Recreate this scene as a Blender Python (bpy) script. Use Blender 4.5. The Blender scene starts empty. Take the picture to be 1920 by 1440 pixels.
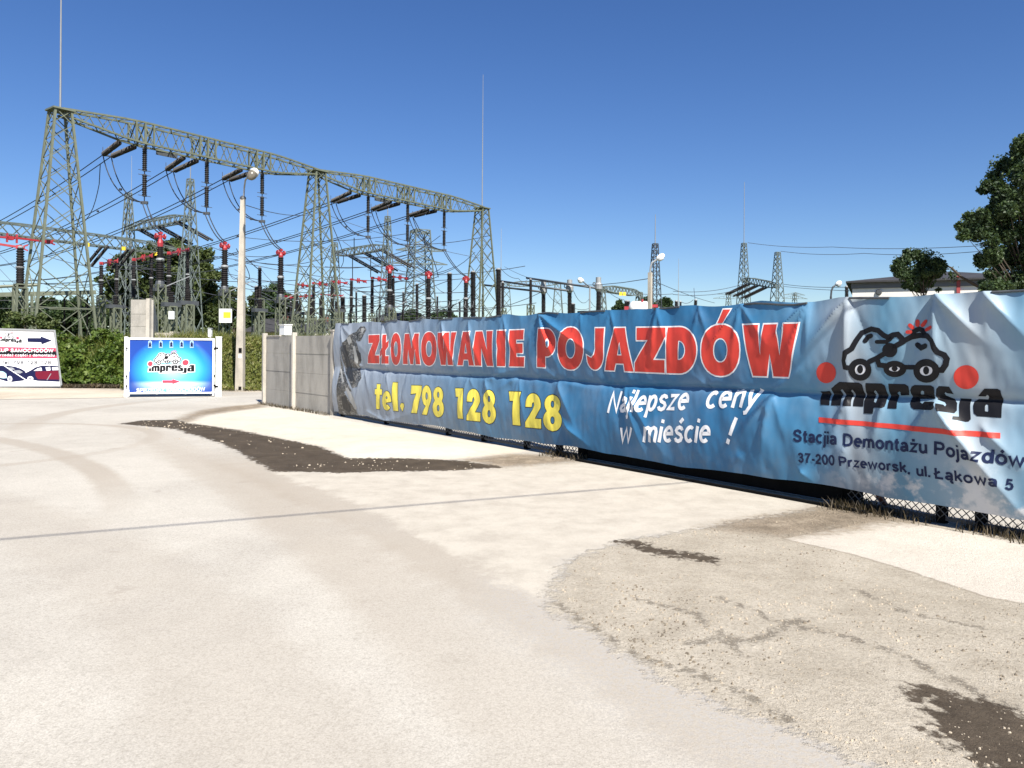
import bpy, math, random
import numpy as np
from mathutils import Vector, Matrix, geometry, noise as mnoise

# ------------------------------------------------------------------ camera, sky, sun, exposure
SC = bpy.context.scene
COL = SC.collection
R = math.radians
rnd = random.Random(7)
EYE = Vector((0, 0, 1.6))
FOC = 1450.0            # focal length in photograph pixels (1920 wide)
ROLL = R(0.42)
HOR = 652.0             # horizon row at the picture's centre
cam = bpy.data.cameras.new('camera')
cam.sensor_width = 36.0
cam.lens = 36.0 * FOC / 1920.0
cam.shift_y = (HOR - 720.0) / 1920.0
cam.clip_start = 0.05
cam.clip_end = 5000
camo = bpy.data.objects.new('camera', cam)
COL.objects.link(camo)
camo.location = EYE
camo.matrix_world = Matrix.Translation(EYE) @ Matrix.Rotation(R(90), 4, 'X') @ Matrix.Rotation(ROLL, 4, 'Z')
SC.camera = camo

SUN_EL, SUN_AZ = 47.0, 156.5     # azimuth clockwise from +Y: behind the camera, to the right
w = bpy.data.worlds.new('World')
SC.world = w
w.use_nodes = True
nt = w.node_tree
bg = nt.nodes['Background']
sky = nt.nodes.new('ShaderNodeTexSky')
sky.sky_type = 'NISHITA'
sky.sun_disc = False
sky.sun_elevation = R(SUN_EL)
sky.sun_rotation = R(SUN_AZ)
sky.altitude = 200
sky.air_density = 1.0
sky.dust_density = 0.1
sky.ozone_density = 5.0
hs = nt.nodes.new('ShaderNodeHueSaturation')
hs.inputs['Saturation'].default_value = 1.18
hs.inputs['Hue'].default_value = 0.511
nt.links.new(sky.outputs[0], hs.inputs['Color'])
nt.links.new(hs.outputs[0], bg.inputs[0])
bg.inputs[1].default_value = 0.066
sl = bpy.data.lights.new('sun', 'SUN')
sl.energy = 5.0
sl.angle = R(0.5)
sl.color = (1.0, 0.955, 0.88)
so = bpy.data.objects.new('sun', sl)
COL.objects.link(so)
to_sun = Vector((math.sin(R(SUN_AZ)) * math.cos(R(SUN_EL)), math.cos(R(SUN_AZ)) * math.cos(R(SUN_EL)), math.sin(R(SUN_EL))))
so.rotation_euler = to_sun.to_track_quat('Z', 'Y').to_euler()
so.location = (0, 0, 40)
SC.view_settings.view_transform = 'Standard'
SC.view_settings.look = 'None'
SC.view_settings.exposure = 0.9
SC.view_settings.gamma = 1.0
SC.view_settings.use_curve_mapping = False
SC.cycles.max_bounces = 6

# ------------------------------------------------------------------ helpers
RT = Vector((math.cos(ROLL), 0, math.sin(ROLL)))
UP = Vector((-math.sin(ROLL), 0, math.cos(ROLL)))

def ray(px, py):
    return RT * ((px - 960) / FOC) + UP * ((HOR - py) / FOC) + Vector((0, 1, 0))

def W(px, py, Y):
    """the real place at depth Y metres that the photograph shows at px, py"""
    d = ray(px, py)
    return EYE + d * (Y / d.y)

def G(px, py, z=0.0):
    d = ray(px, py)
    t = (z - EYE.z) / d.z
    return EYE + d * t

class MB:
    def __init__(s):
        s.v = []; s.f = []; s.m = []
    def add(s, vs, fs, m=0):
        o = len(s.v)
        s.v.extend([tuple(p) for p in vs])
        for f in fs:
            s.f.append([i + o for i in f]); s.m.append(m)
    def box(s, c, size, rz=0, m=0, rot=None):
        x, y, z = size[0] / 2, size[1] / 2, size[2] / 2
        M = rot if rot is not None else Matrix.Rotation(rz, 3, 'Z')
        c = Vector(c)
        vs = [c + M @ Vector((a * x, b * y, d * z)) for a in (-1, 1) for b in (-1, 1) for d in (-1, 1)]
        s.add(vs, [(0, 1, 3, 2), (4, 6, 7, 5), (0, 4, 5, 1), (2, 3, 7, 6), (0, 2, 6, 4), (1, 5, 7, 3)], m)
    def bar(s, p, q, w, h=None, m=0, cap=True):
        p, q = Vector(p), Vector(q)
        h = h or w
        d = q - p
        if d.length < 1e-6: return
        d.normalize()
        ref = Vector((0, 0, 1)) if abs(d.z) < 0.95 else Vector((0.6, 0.8, 0))
        a = d.cross(ref).normalized() * (w / 2)
        b = a.cross(d).normalized() * (h / 2)
        vs = [p - a - b, p + a - b, p + a + b, p - a + b, q - a - b, q + a - b, q + a + b, q - a + b]
        fs = [(0, 1, 5, 4), (1, 2, 6, 5), (2, 3, 7, 6), (3, 0, 4, 7)]
        if cap: fs += [(3, 2, 1, 0), (4, 5, 6, 7)]
        s.add(vs, fs, m)
    def tube(s, pts, r, n=6, m=0, cap=True):
        pts = [Vector(p) for p in pts]
        rs = r if isinstance(r, (list, tuple)) else [r] * len(pts)
        vs, fs = [], []
        a = None
        for i, p in enumerate(pts):
            d = (pts[min(i + 1, len(pts) - 1)] - pts[max(i - 1, 0)]).normalized()
            if a is None:
                ref = Vector((0, 0, 1)) if abs(d.z) < 0.9 else Vector((1, 0, 0))
                a = d.cross(ref).normalized()
            else:
                a = (a - d * a.dot(d)).normalized()
            b = d.cross(a)
            for k in range(n):
                t = 2 * math.pi * k / n
                vs.append(p + (a * math.cos(t) + b * math.sin(t)) * rs[i])
        for i in range(len(pts) - 1):
            for k in range(n):
                fs.append((i * n + k, i * n + (k + 1) % n, (i + 1) * n + (k + 1) % n, (i + 1) * n + k))
        if cap:
            fs.append(tuple(reversed(range(n)))); fs.append(tuple(range((len(pts) - 1) * n, len(pts) * n)))
        s.add(vs, fs, m)
    def lathe(s, p, q, prof, n=10, m=0):
        """prof: list of (fraction along p-q, radius)"""
        p, q = Vector(p), Vector(q)
        d = q - p
        dn = d.normalized()
        ref = Vector((0, 0, 1)) if abs(dn.z) < 0.9 else Vector((1, 0, 0))
        a = dn.cross(ref).normalized(); b = dn.cross(a)
        vs, fs = [], []
        for t, r in prof:
            for k in range(n):
                an = 2 * math.pi * k / n
                vs.append(p + d * t + (a * math.cos(an) + b * math.sin(an)) * r)
        for i in range(len(prof) - 1):
            for k in range(n):
                fs.append((i * n + k, i * n + (k + 1) % n, (i + 1) * n + (k + 1) % n, (i + 1) * n + k))
        fs.append(tuple(reversed(range(n)))); fs.append(tuple(range((len(prof) - 1) * n, len(prof) * n)))
        s.add(vs, fs, m)
    def sheds(s, p, q, r, n=None, seg=9, m=0, core=0.72):
        L = (Vector(q) - Vector(p)).length
        n = n or max(6, int(L / 0.13))
        prof = [(0, r * core)]
        for i in range(n):
            prof += [((i + .15) / n, r * core), ((i + .35) / n, r), ((i + .55) / n, r), ((i + .9) / n, r * core)]
        prof.append((1, r * core))
        s.lathe(p, q, prof, seg, m)
    def build(s, name, mats, parent=None, smooth=False, origin=None):
        me = bpy.data.meshes.new(name)
        o = Vector(origin) if origin is not None else (parent_world(parent) if parent else Vector())
        me.from_pydata([tuple(Vector(v) - o) for v in s.v], [], s.f)
        if not isinstance(mats, (list, tuple)): mats = [mats]
        for m in mats: me.materials.append(m)
        if len(mats) > 1: me.polygons.foreach_set('material_index', s.m)
        if smooth: me.polygons.foreach_set('use_smooth', [True] * len(s.f))
        me.update()
        ob = bpy.data.objects.new(name, me)
        COL.objects.link(ob)
        if parent: ob.parent = parent
        elif origin is not None: ob.location = o
        return ob

def parent_world(o):
    v = Vector()
    while o is not None:
        v = v + Vector(o.location); o = o.parent
    return v

def tag(o, label=None, cat=None, group=None, kind=None):
    if label: o['label'] = label
    if cat: o['category'] = cat
    if group: o['group'] = group
    if kind: o['kind'] = kind
    elif label and cat and 'kind' not in o: o['kind'] = 'thing'
    return o

def thing(name, label, cat, loc, group=None):
    o = bpy.data.objects.new(name, None)
    o.empty_display_size = 0.3
    COL.objects.link(o)
    o.location = loc
    return tag(o, label, cat, group)

def copy_tree(o, parent=None):
    c = o.copy(); COL.objects.link(c); c.parent = parent
    for ch in o.children: copy_tree(ch, c)
    return c

# ------------------------------------------------------------------ materials
def nodes_of(m):
    m.use_nodes = True
    return m.node_tree, m.node_tree.nodes, m.node_tree.links, m.node_tree.nodes['Principled BSDF']

def math_node(nt, op, a, b=None, c=None, clamp=False):
    n = nt.nodes.new('ShaderNodeMath'); n.operation = op; n.use_clamp = clamp
    for i, x in enumerate((a, b, c)):
        if x is None: continue
        if isinstance(x, (int, float)): n.inputs[i].default_value = x
        else: nt.links.new(x, n.inputs[i])
    return n.outputs[0]

def mixc(nt, fac, a, b, mode='MIX'):
    n = nt.nodes.new('ShaderNodeMix'); n.data_type = 'RGBA'; n.blend_type = mode
    for s, x in ((n.inputs[0], fac), (n.inputs[6], a), (n.inputs[7], b)):
        if isinstance(x, (int, float)): s.default_value = x
        elif isinstance(x, (tuple, list)): s.default_value = (*x[:3], 1)
        else: nt.links.new(x, s)
    return n.outputs[2]

def noise_tex(nt, scale, detail=4, rough=0.55, vec=None, dist=0):
    n = nt.nodes.new('ShaderNodeTexNoise'); n.inputs['Scale'].default_value = scale
    n.inputs['Detail'].default_value = detail; n.inputs['Roughness'].default_value = rough
    n.inputs['Distortion'].default_value = dist
    if vec is not None: nt.links.new(vec, n.inputs['Vector'])
    return n.outputs[0]

def ramp(nt, fac, stops, interp='LINEAR'):
    n = nt.nodes.new('ShaderNodeValToRGB'); n.color_ramp.interpolation = interp
    els = n.color_ramp.elements
    while len(els) < len(stops): els.new(0.5)
    for e, (p, c) in zip(els, stops):
        e.position = p; e.color = (*c, 1) if len(c) == 3 else c
    nt.links.new(fac, n.inputs[0])
    return n.outputs[0]

def maprange(nt, x, a, b, c=0.0, d=1.0, smooth=True):
    n = nt.nodes.new('ShaderNodeMapRange'); n.interpolation_type = 'SMOOTHSTEP' if smooth else 'LINEAR'
    nt.links.new(x, n.inputs[0])
    for i, v in zip((1, 2, 3, 4), (a, b, c, d)): n.inputs[i].default_value = v
    return n.outputs[0]

def bump(nt, bsdf, h, strength=0.3, dist=0.02):
    n = nt.nodes.new('ShaderNodeBump'); n.inputs['Strength'].default_value = strength; n.inputs['Distance'].default_value = dist
    nt.links.new(h, n.inputs['Height']); nt.links.new(n.outputs[0], bsdf.inputs['Normal'])

def obj_coord(nt):
    return nt.nodes.new('ShaderNodeTexCoord').outputs['Object']
def pos_coord(nt):
    return nt.nodes.new('ShaderNodeNewGeometry').outputs['Position']

def mat(name, col, rough=0.6, metal=0.0, var=0.12, scale=6.0, bmp=0.0, spec=0.5, col2=None):
    m = bpy.data.materials.new(name)
    nt, N, L, b = nodes_of(m)
    b.inputs['Roughness'].default_value = rough
    b.inputs['Metallic'].default_value = metal
    b.inputs['Specular IOR Level'].default_value = spec
    co = obj_coord(nt)
    n = noise_tex(nt, scale, 5, 0.6, co)
    lo = col2 if col2 else tuple(c * (1 - var) for c in col)
    hi = tuple(min(1, c * (1 + var)) for c in col)
    L.new(ramp(nt, n, [(0.3, lo), (0.7, hi)]), b.inputs['Base Color'])
    if bmp: bump(nt, b, noise_tex(nt, scale * 6, 4, 0.6, co), bmp, 0.01)
    return m

M = {}
M['steel'] = mat('green_grey_steel', (0.125, 0.138, 0.094), 0.55, 0, 0.18, 3)
M['steel_far'] = mat('grey_green_steel', (0.125, 0.15, 0.135), 0.6, 0, 0.15, 2)
M['steel_dark'] = mat('dark_steel', (0.06, 0.065, 0.07), 0.5, 0, 0.2, 3)
M['galv'] = mat('galvanised_steel', (0.30, 0.31, 0.31), 0.55, 0.2, 0.12, 4)
M['porcelain'] = mat('brown_black_porcelain', (0.013, 0.010, 0.009), 0.5, 0, 0.3, 3)
M['red'] = mat('red_paint', (0.33, 0.028, 0.035), 0.45, 0, 0.2, 4)
M['wire'] = mat('dark_wire', (0.025, 0.028, 0.035), 0.6, 0.0, 0.15, 2)
M['wire_thin'] = mat('thin_wire', (0.08, 0.085, 0.1), 0.5, 0.2, 0.15, 2)
M['yellow'] = mat('yellow_sign_paint', (0.75, 0.52, 0.03), 0.5, 0, 0.1, 4)
M['white'] = mat('white_paint', (0.78, 0.78, 0.76), 0.45, 0, 0.06, 5)
M['whitedirt'] = mat('worn_white_paint', (0.66, 0.65, 0.61), 0.55, 0, 0.14, 7, 0.1)
M['black'] = mat('black_paint', (0.010, 0.010, 0.010), 0.9, 0, 0.2, 5, 0, 0.0)
M['rust'] = mat('rusty_steel', (0.16, 0.055, 0.035), 0.8, 0, 0.35, 14)
M['roofdark'] = mat('dark_roofing', (0.035, 0.034, 0.036), 0.75, 0, 0.25, 2)
M['render'] = mat('pale_render', (0.70, 0.67, 0.62), 0.85, 0, 0.05, 1)
M['cream'] = mat('cream_render', (0.62, 0.52, 0.33), 0.85, 0, 0.06, 1)
M['glass'] = mat('dark_glass', (0.02, 0.025, 0.03), 0.12, 0, 0.1, 1)
M['lampglass'] = mat('lamp_glass', (0.62, 0.62, 0.60), 0.2, 0, 0.05, 3)
M['bark'] = mat('bark', (0.07, 0.055, 0.04), 0.9, 0, 0.3, 5, 0.4)

def concrete_mat(name, col, streak=0.25):
    m = bpy.data.materials.new(name)
    nt, N, L, b = nodes_of(m)
    co = pos_coord(nt)
    mp = N.new('ShaderNodeMapping'); mp.inputs['Scale'].default_value = (2.2, 2.2, 0.9)
    L.new(co, mp.inputs['Vector'])
    a = noise_tex(nt, 1.0, 5, 0.65, mp.outputs[0])
    c1 = ramp(nt, a, [(0.34, tuple(x * (1 - streak) for x in col)), (0.56, col), (0.85, tuple(min(1, x * 1.15) for x in col))])
    g = noise_tex(nt, 40, 4, 0.7, co)
    c2 = mixc(nt, 0.35, c1, ramp(nt, g, [(0.35, (0.45, 0.45, 0.44)), (0.7, (1, 1, 1))]), 'MULTIPLY')
    L.new(c2, b.inputs['Base Color'])
    b.inputs['Roughness'].default_value = 0.9
    bump(nt, b, noise_tex(nt, 60, 5, 0.7, co), 0.35, 0.01)
    return m
M['conc_panel'] = concrete_mat('concrete_panel_grey', (0.42, 0.395, 0.345), 0.30)
M['conc_post'] = concrete_mat('concrete_post_pale', (0.52, 0.48, 0.41), 0.32)
M['conc_pole'] = concrete_mat('concrete_pole', (0.48, 0.435, 0.36), 0.32)

def leaf_mat(name, c1, c2, c3):
    m = bpy.data.materials.new(name)
    nt, N, L, b = nodes_of(m)
    n = noise_tex(nt, 0.9, 3, 0.6, pos_coord(nt))
    g = N.new('ShaderNodeNewGeometry')
    f = math_node(nt, 'ADD', math_node(nt, 'MULTIPLY', n, 0.6), math_node(nt, 'MULTIPLY', g.outputs['Random Per Island'], 0.4))
    L.new(ramp(nt, f, [(0.25, c1), (0.5, c2), (0.75, c3)]), b.inputs['Base Color'])
    b.inputs['Roughness'].default_value = 0.55
    b.inputs['Specular IOR Level'].default_value = 0.3
    t = N.new('ShaderNodeBsdfTranslucent')
    t.inputs[0].default_value = (c3[0] * 1.2, c3[1] * 1.3, c3[2] * 0.6, 1)
    mx = N.new('ShaderNodeMixShader'); mx.inputs[0].default_value = 0.18
    L.new(b.outputs[0], mx.inputs[1]); L.new(t.outputs[0], mx.inputs[2])
    L.new(mx.outputs[0], N['Material Output'].inputs[0])
    return m
M['leaf_dark'] = leaf_mat('dark_leaves', (0.016, 0.03, 0.014), (0.035, 0.062, 0.024), (0.08, 0.115, 0.04))
M['leaf_olive'] = leaf_mat('olive_leaves', (0.03, 0.045, 0.014), (0.06, 0.085, 0.025), (0.12, 0.14, 0.05))
M['leaf_hedge'] = leaf_mat('hedge_leaves', (0.03, 0.055, 0.008), (0.065, 0.105, 0.014), (0.13, 0.17, 0.03))
M['grass'] = leaf_mat('bank_grass', (0.06, 0.075, 0.012), (0.115, 0.135, 0.025), (0.22, 0.20, 0.07))
M['drygrass'] = leaf_mat('dry_grass', (0.02, 0.016, 0.010), (0.055, 0.042, 0.026), (0.15, 0.115, 0.07))
# ------------------------------------------------------------------ ground, road and the other sheets
def smooth(a, b, x):
    t = np.clip((x - a) / (b - a), 0, 1)
    return t * t * (3 - 2 * t)

def foot(x):
    return 27.3 + 0.30 * np.clip(-8.0 - x, 0, 12) + 0.2 * np.sin(x * 0.55)
def Hgt(x, y):
    x = np.asarray(x, float); y = np.asarray(y, float)
    f = foot(x)
    up = smooth(f, f + 3.1, y)
    z = 1.78 * up - 0.78 * smooth(f + 3.6, f + 10.5, y)
    far = smooth(60, 140, np.hypot(x, y - 20))
    return z * 1.0 + 0.10 * up * np.sin(x * 0.9 + y) * (1 - far)
def Hz(x, y): return float(Hgt(x, y))

def circ(p, q, r):
    ax, ay, bx, by, cx, cy = p[0], p[1], q[0], q[1], r[0], r[1]
    d = 2 * (ax * (by - cy) + bx * (cy - ay) + cx * (ay - by))
    ux = ((ax**2 + ay**2) * (by - cy) + (bx**2 + by**2) * (cy - ay) + (cx**2 + cy**2) * (ay - by)) / d
    uy = ((ax**2 + ay**2) * (cx - bx) + (bx**2 + by**2) * (ax - cx) + (cx**2 + cy**2) * (bx - ax)) / d
    return ux, uy, math.hypot(ax - ux, ay - uy)

def ground_mat(name, base, spots, speck=0.35, stone_scale=55, big=0.35, tracks=(), bstr=0.5, grass=False, rough=0.95, fine=0.3, crack=False, grit=0.0):
    m = bpy.data.materials.new(name)
    nt, N, L, b = nodes_of(m)
    co = pos_coord(nt)
    n1 = noise_tex(nt, 0.35, 6, 0.6, co, 0.6)
    c = ramp(nt, n1, [(0.32, spots), (0.58, base), (0.8, tuple(min(1, x * 1.08) for x in base))])
    n2 = noise_tex(nt, 3.2, 6, 0.65, co)
    c = mixc(nt, big, c, ramp(nt, n2, [(0.34, (0.62, 0.6, 0.57)), (0.62, (1, 1, 1))]), 'MULTIPLY')
    n3 = noise_tex(nt, 130, 3, 0.7, co)
    c = mixc(nt, fine, c, ramp(nt, n3, [(0.36, (0.5, 0.49, 0.47)), (0.6, (1, 1, 1))]), 'MULTIPLY')
    v = N.new('ShaderNodeTexVoronoi'); v.inputs['Scale'].default_value = stone_scale; L.new(co, v.inputs['Vector'])
    vm = maprange(nt, v.outputs['Distance'], 0.12, 0.32, 1, 0)
    pick = math_node(nt, 'GREATER_THAN', v.outputs['Color'], 0.62)
    patch = maprange(nt, noise_tex(nt, 1.1, 4, 0.6, co), 0.42, 0.62)
    sm = math_node(nt, 'MULTIPLY', math_node(nt, 'MULTIPLY', vm, pick), patch)
    c = mixc(nt, math_node(nt, 'MULTIPLY', sm, speck), c, tuple(x * 0.42 for x in base))
    if grit:
        v2 = N.new('ShaderNodeTexVoronoi'); v2.inputs['Scale'].default_value = 34; L.new(co, v2.inputs['Vector'])
        g2 = maprange(nt, v2.outputs['Distance'], 0.05, 0.3, 1, 0)
        g3 = math_node(nt, 'MULTIPLY', g2, maprange(nt, noise_tex(nt, 2.2, 5, 0.7, co), 0.5, 0.66))
        c = mixc(nt, math_node(nt, 'MULTIPLY', g3, grit), c, tuple(x * 0.5 for x in base))
    for (cx, cy, rad, wd, dark, lo, hi) in tracks:
        sx = N.new('ShaderNodeSeparateXYZ'); L.new(co, sx.inputs[0])
        dx = math_node(nt, 'SUBTRACT', sx.outputs[0], cx); dy = math_node(nt, 'SUBTRACT', sx.outputs[1], cy)
        dd = math_node(nt, 'SQRT', math_node(nt, 'ADD', math_node(nt, 'MULTIPLY', dx, dx), math_node(nt, 'MULTIPLY', dy, dy)))
        e = math_node(nt, 'ABSOLUTE', math_node(nt, 'SUBTRACT', dd, rad))
        e = math_node(nt, 'ADD', e, math_node(nt, 'MULTIPLY', math_node(nt, 'SUBTRACT', noise_tex(nt, 3, 3, 0.6, co), 0.5), wd))
        k = maprange(nt, e, wd * 0.25, wd, 1, 0)
        k = math_node(nt, 'MULTIPLY', k, maprange(nt, noise_tex(nt, 0.6, 3, 0.6, co), 0.25, 0.6, 0.35, 1))
        xr = math_node(nt, 'MULTIPLY', maprange(nt, sx.outputs[0], lo - 1.0, lo + 1.0), maprange(nt, sx.outputs[0], hi - 1.0, hi + 1.0, 1, 0))
        k = math_node(nt, 'MULTIPLY', k, xr)
        c = mixc(nt, math_node(nt, 'MULTIPLY', k, min(1, abs(dark) * 1.7)), c, tuple(x * 0.55 for x in base) if dark > 0 else (0.62, 0.58, 0.52))
    if crack:
        vc = N.new('ShaderNodeTexVoronoi'); vc.feature = 'DISTANCE_TO_EDGE'; vc.inputs['Scale'].default_value = 0.42
        dv = N.new('ShaderNodeVectorMath'); dv.operation = 'ADD'
        nz = N.new('ShaderNodeTexNoise'); nz.inputs['Scale'].default_value = 2.5; nz.inputs['Detail'].default_value = 6; L.new(co, nz.inputs['Vector'])
        sc = N.new('ShaderNodeVectorMath'); sc.operation = 'SCALE'; sc.inputs['Scale'].default_value = 0.9; L.new(nz.outputs['Color'], sc.inputs[0])
        L.new(co, dv.inputs[0]); L.new(sc.outputs[0], dv.inputs[1]); L.new(dv.outputs[0], vc.inputs['Vector'])
        ck = math_node(nt, 'MULTIPLY', maprange(nt, vc.outputs['Distance'], 0.003, 0.014, 1, 0), maprange(nt, noise_tex(nt, 0.8, 3, 0.6, co), 0.5, 0.62))
        c = mixc(nt, math_node(nt, 'MULTIPLY', ck, 0.75), c, tuple(x * 0.25 for x in base))
    if grass:
        a = N.new('ShaderNodeAttribute'); a.attribute_name = 'grassy'
        gm = math_node(nt, 'ADD', a.outputs['Fac'], math_node(nt, 'MULTIPLY', math_node(nt, 'SUBTRACT', noise_tex(nt, 2.0, 5, 0.7, co), 0.5), 0.7))
        gc = ramp(nt, noise_tex(nt, 1.2, 5, 0.6, co), [(0.3, (0.045, 0.055, 0.018)), (0.55, (0.09, 0.1, 0.03)), (0.75, (0.19, 0.17, 0.08))])
        c = mixc(nt, maprange(nt, gm, 0.4, 0.6), c, gc)
    L.new(c, b.inputs['Base Color'])
    b.inputs['Roughness'].default_value = rough
    b.inputs['Specular IOR Level'].default_value = 0.25
    hb = math_node(nt, 'ADD', math_node(nt, 'ADD', n3, math_node(nt, 'MULTIPLY', sm, 1.2)), math_node(nt, 'MULTIPLY', n2, 1.4))
    bump(nt, b, hb, bstr, 0.012)
    return m

DUST = (0.53, 0.46, 0.365)
gm_base = ground_mat('dusty_ground', DUST, (0.36, 0.32, 0.26), 0.4, 30, grass=True, grit=0.5)

def G2(px, py):
    p = G(px, py); return (p.x, p.y)
# tyre tracks on the road: arcs through three photographed points
trk = []
def track(a, b, c, wd, dark, lo, hi):
    x, y, r = circ(G2(*a), G2(*b), G2(*c)); trk.append((x, y, r, wd, dark, lo, hi))
track((0, 825), (100, 848), (200, 900), 0.30, 0.42, -20, -4.2)
track((0, 795), (130, 795), (290, 815), 0.22, 0.35, -20, -6)
track((45, 815), (80, 785), (200, 762), 0.42, 0.36, -16, -9)
track((290, 820), (440, 905), (560, 990), 0.55, 0.20, -8, -1.5)
track((420, 900), (520, 960), (700, 1090), 0.5, 0.14, -6, 0)
track((560, 960), (720, 1090), (980, 1330), 0.6, 0.15, -4, 1.5)
track((600, 930), (860, 1058), (1290, 1312), 0.55, 0.24, -4, 4)
track((100, 1000), (300, 1130), (520, 1400), 0.7, 0.10, -6, 2)
track((600, 930), (860, 1058), (1290, 1312), 0.55, 0.22, -4, 4)
track((100, 1000), (300, 1130), (520, 1400), 0.7, 0.10, -6, 2)

def surface_mat():
    """road, driveway, verge, sand, slab and wet gravel as layers that wear into each other; the layer outlines come with the mesh as distances in metres"""
    m = bpy.data.materials.new('yard_surface')
    nt, N, L, b = nodes_of(m)
    co = pos_coord(nt)
    nb = noise_tex(nt, 0.35, 5, 0.6, co, 0.6); nm = noise_tex(nt, 3.0, 6, 0.68, co); nmed = noise_tex(nt, 14, 5, 0.7, co); nf = noise_tex(nt, 130, 3, 0.7, co); ng = noise_tex(nt, 42, 4, 0.75, co)
    def attr(n):
        a = N.new('ShaderNodeAttribute'); a.attribute_name = n; return a.outputs['Fac']
    def cen(x, k): return math_node(nt, 'MULTIPLY', math_node(nt, 'SUBTRACT', x, 0.5), k)
    def mask(n, w, coarse, fine, shift=0.0):
        d = math_node(nt, 'ADD', attr(n), math_node(nt, 'ADD', cen(nm, coarse), cen(nmed, fine)))
        return maprange(nt, d, -w + shift, w + shift)
    def vor(scale):
        v = N.new('ShaderNodeTexVoronoi'); v.inputs['Scale'].default_value = scale; L.new(co, v.inputs['Vector']); return v
    def grain(c, k, dark=0.45): return mixc(nt, k, c, ramp(nt, nf, [(0.36, (dark, dark * .97, dark * .93)), (0.6, (1, 1, 1))]), 'MULTIPLY')
    # road slab
    c = ramp(nt, nb, [(0.30, (0.425, 0.392, 0.338)), (0.55, (0.515, 0.48, 0.415)), (0.8, (0.56, 0.522, 0.452))])
    c = mixc(nt, 0.22, c, ramp(nt, nm, [(0.34, (0.72, 0.71, 0.69)), (0.6, (1, 1, 1))]), 'MULTIPLY')
    c = grain(c, 0.5)
    vs_ = vor(58)
    sp_ = math_node(nt, 'MULTIPLY', maprange(nt, vs_.outputs['Distance'], 0.05, 0.2, 1, 0), maprange(nt, nmed, 0.50, 0.60))
    c = mixc(nt, math_node(nt, 'MULTIPLY', sp_, 0.75), c, (0.24, 0.22, 0.185))
    c = mixc(nt, 0.28, c, ramp(nt, ng, [(0.38, (0.5, 0.49, 0.47)), (0.5, (1, 1, 1))]), 'MULTIPLY')
    st_ = math_node(nt, 'MULTIPLY', maprange(nt, noise_tex(nt, 1.7, 6, 0.72, co), 0.62, 0.68), 0.4)
    c = mixc(nt, st_, c, (0.27, 0.24, 0.20))
    sx = N.new('ShaderNodeSeparateXYZ'); L.new(co, sx.inputs[0])
    for (cx, cy, rad, wd, dark, lo, hi) in trk:
        dx = math_node(nt, 'SUBTRACT', sx.outputs[0], cx); dy = math_node(nt, 'SUBTRACT', sx.outputs[1], cy)
        e = math_node(nt, 'ABSOLUTE', math_node(nt, 'SUBTRACT', math_node(nt, 'SQRT', math_node(nt, 'ADD', math_node(nt, 'MULTIPLY', dx, dx), math_node(nt, 'MULTIPLY', dy, dy))), rad))
        e = math_node(nt, 'ADD', e, cen(nm, wd * .45))
        k = math_node(nt, 'MULTIPLY', maprange(nt, e, wd * 0.35, wd * .85, 1, 0), maprange(nt, nb, 0.3, 0.6, 0.5, 1))
        xr = math_node(nt, 'MULTIPLY', maprange(nt, sx.outputs[0], lo - 1.0, lo + 1.0), maprange(nt, sx.outputs[0], hi - 1.0, hi + 1.0, 1, 0))
        c = mixc(nt, math_node(nt, 'MULTIPLY', math_node(nt, 'MULTIPLY', k, xr), min(1, dark * 1.5)), c, (0.30, 0.255, 0.20))
    # worn aggregate where the slab meets the verge
    band = math_node(nt, 'MULTIPLY', maprange(nt, math_node(nt, 'ADD', attr('d_verge'), cen(nm, 0.5)), -0.75, -0.05), 0.75)
    c = mixc(nt, math_node(nt, 'MULTIPLY', band, maprange(nt, ng, 0.46, 0.54, 1, 0)), c, (0.36, 0.34, 0.31))
    # driveway: smoother dust
    cd = grain(ramp(nt, nm, [(0.3, (0.39, 0.352, 0.292)), (0.6, (0.495, 0.452, 0.378))]), 0.28)
    c = mixc(nt, mask('d_drive', 0.10, 0.5, 0.2), c, cd)
    # verge: crumbled asphalt under dust
    cv = ramp(nt, nb, [(0.32, (0.43, 0.38, 0.30)), (0.6, (0.53, 0.475, 0.385))])
    cv = mixc(nt, 0.5, cv, ramp(nt, nm, [(0.36, (0.62, 0.6, 0.57)), (0.6, (1, 1, 1))]), 'MULTIPLY')
    cv = mixc(nt, 0.42, cv, ramp(nt, ng, [(0.36, (0.45, 0.43, 0.40)), (0.52, (1, 1, 1))]), 'MULTIPLY')
    cv = grain(cv, 0.5)
    v1 = vor(46); v2 = vor(85)
    p1 = math_node(nt, 'MULTIPLY', maprange(nt, v1.outputs['Distance'], 0.06, 0.24, 1, 0), maprange(nt, nmed, 0.50, 0.60))
    p2 = math_node(nt, 'MULTIPLY', maprange(nt, v2.outputs['Distance'], 0.08, 0.28, 1, 0), maprange(nt, nm, 0.47, 0.60))
    rub = math_node(nt, 'MULTIPLY', maprange(nt, math_node(nt, 'ADD', attr('d_crack'), cen(nmed, 0.16)), -0.05, -0.012), maprange(nt, ng, 0.62, 0.50))
    pit = math_node(nt, 'MAXIMUM', math_node(nt, 'MAXIMUM', math_node(nt, 'MULTIPLY', p1, 0.8), math_node(nt, 'MULTIPLY', p2, 0.7)), math_node(nt, 'MULTIPLY', rub, 0.85))
    cv = mixc(nt, pit, cv, (0.17, 0.145, 0.11))
    mv = mask('d_verge', 0.05, 0.38, 0.38)
    c = mixc(nt, mv, c, cv)
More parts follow.
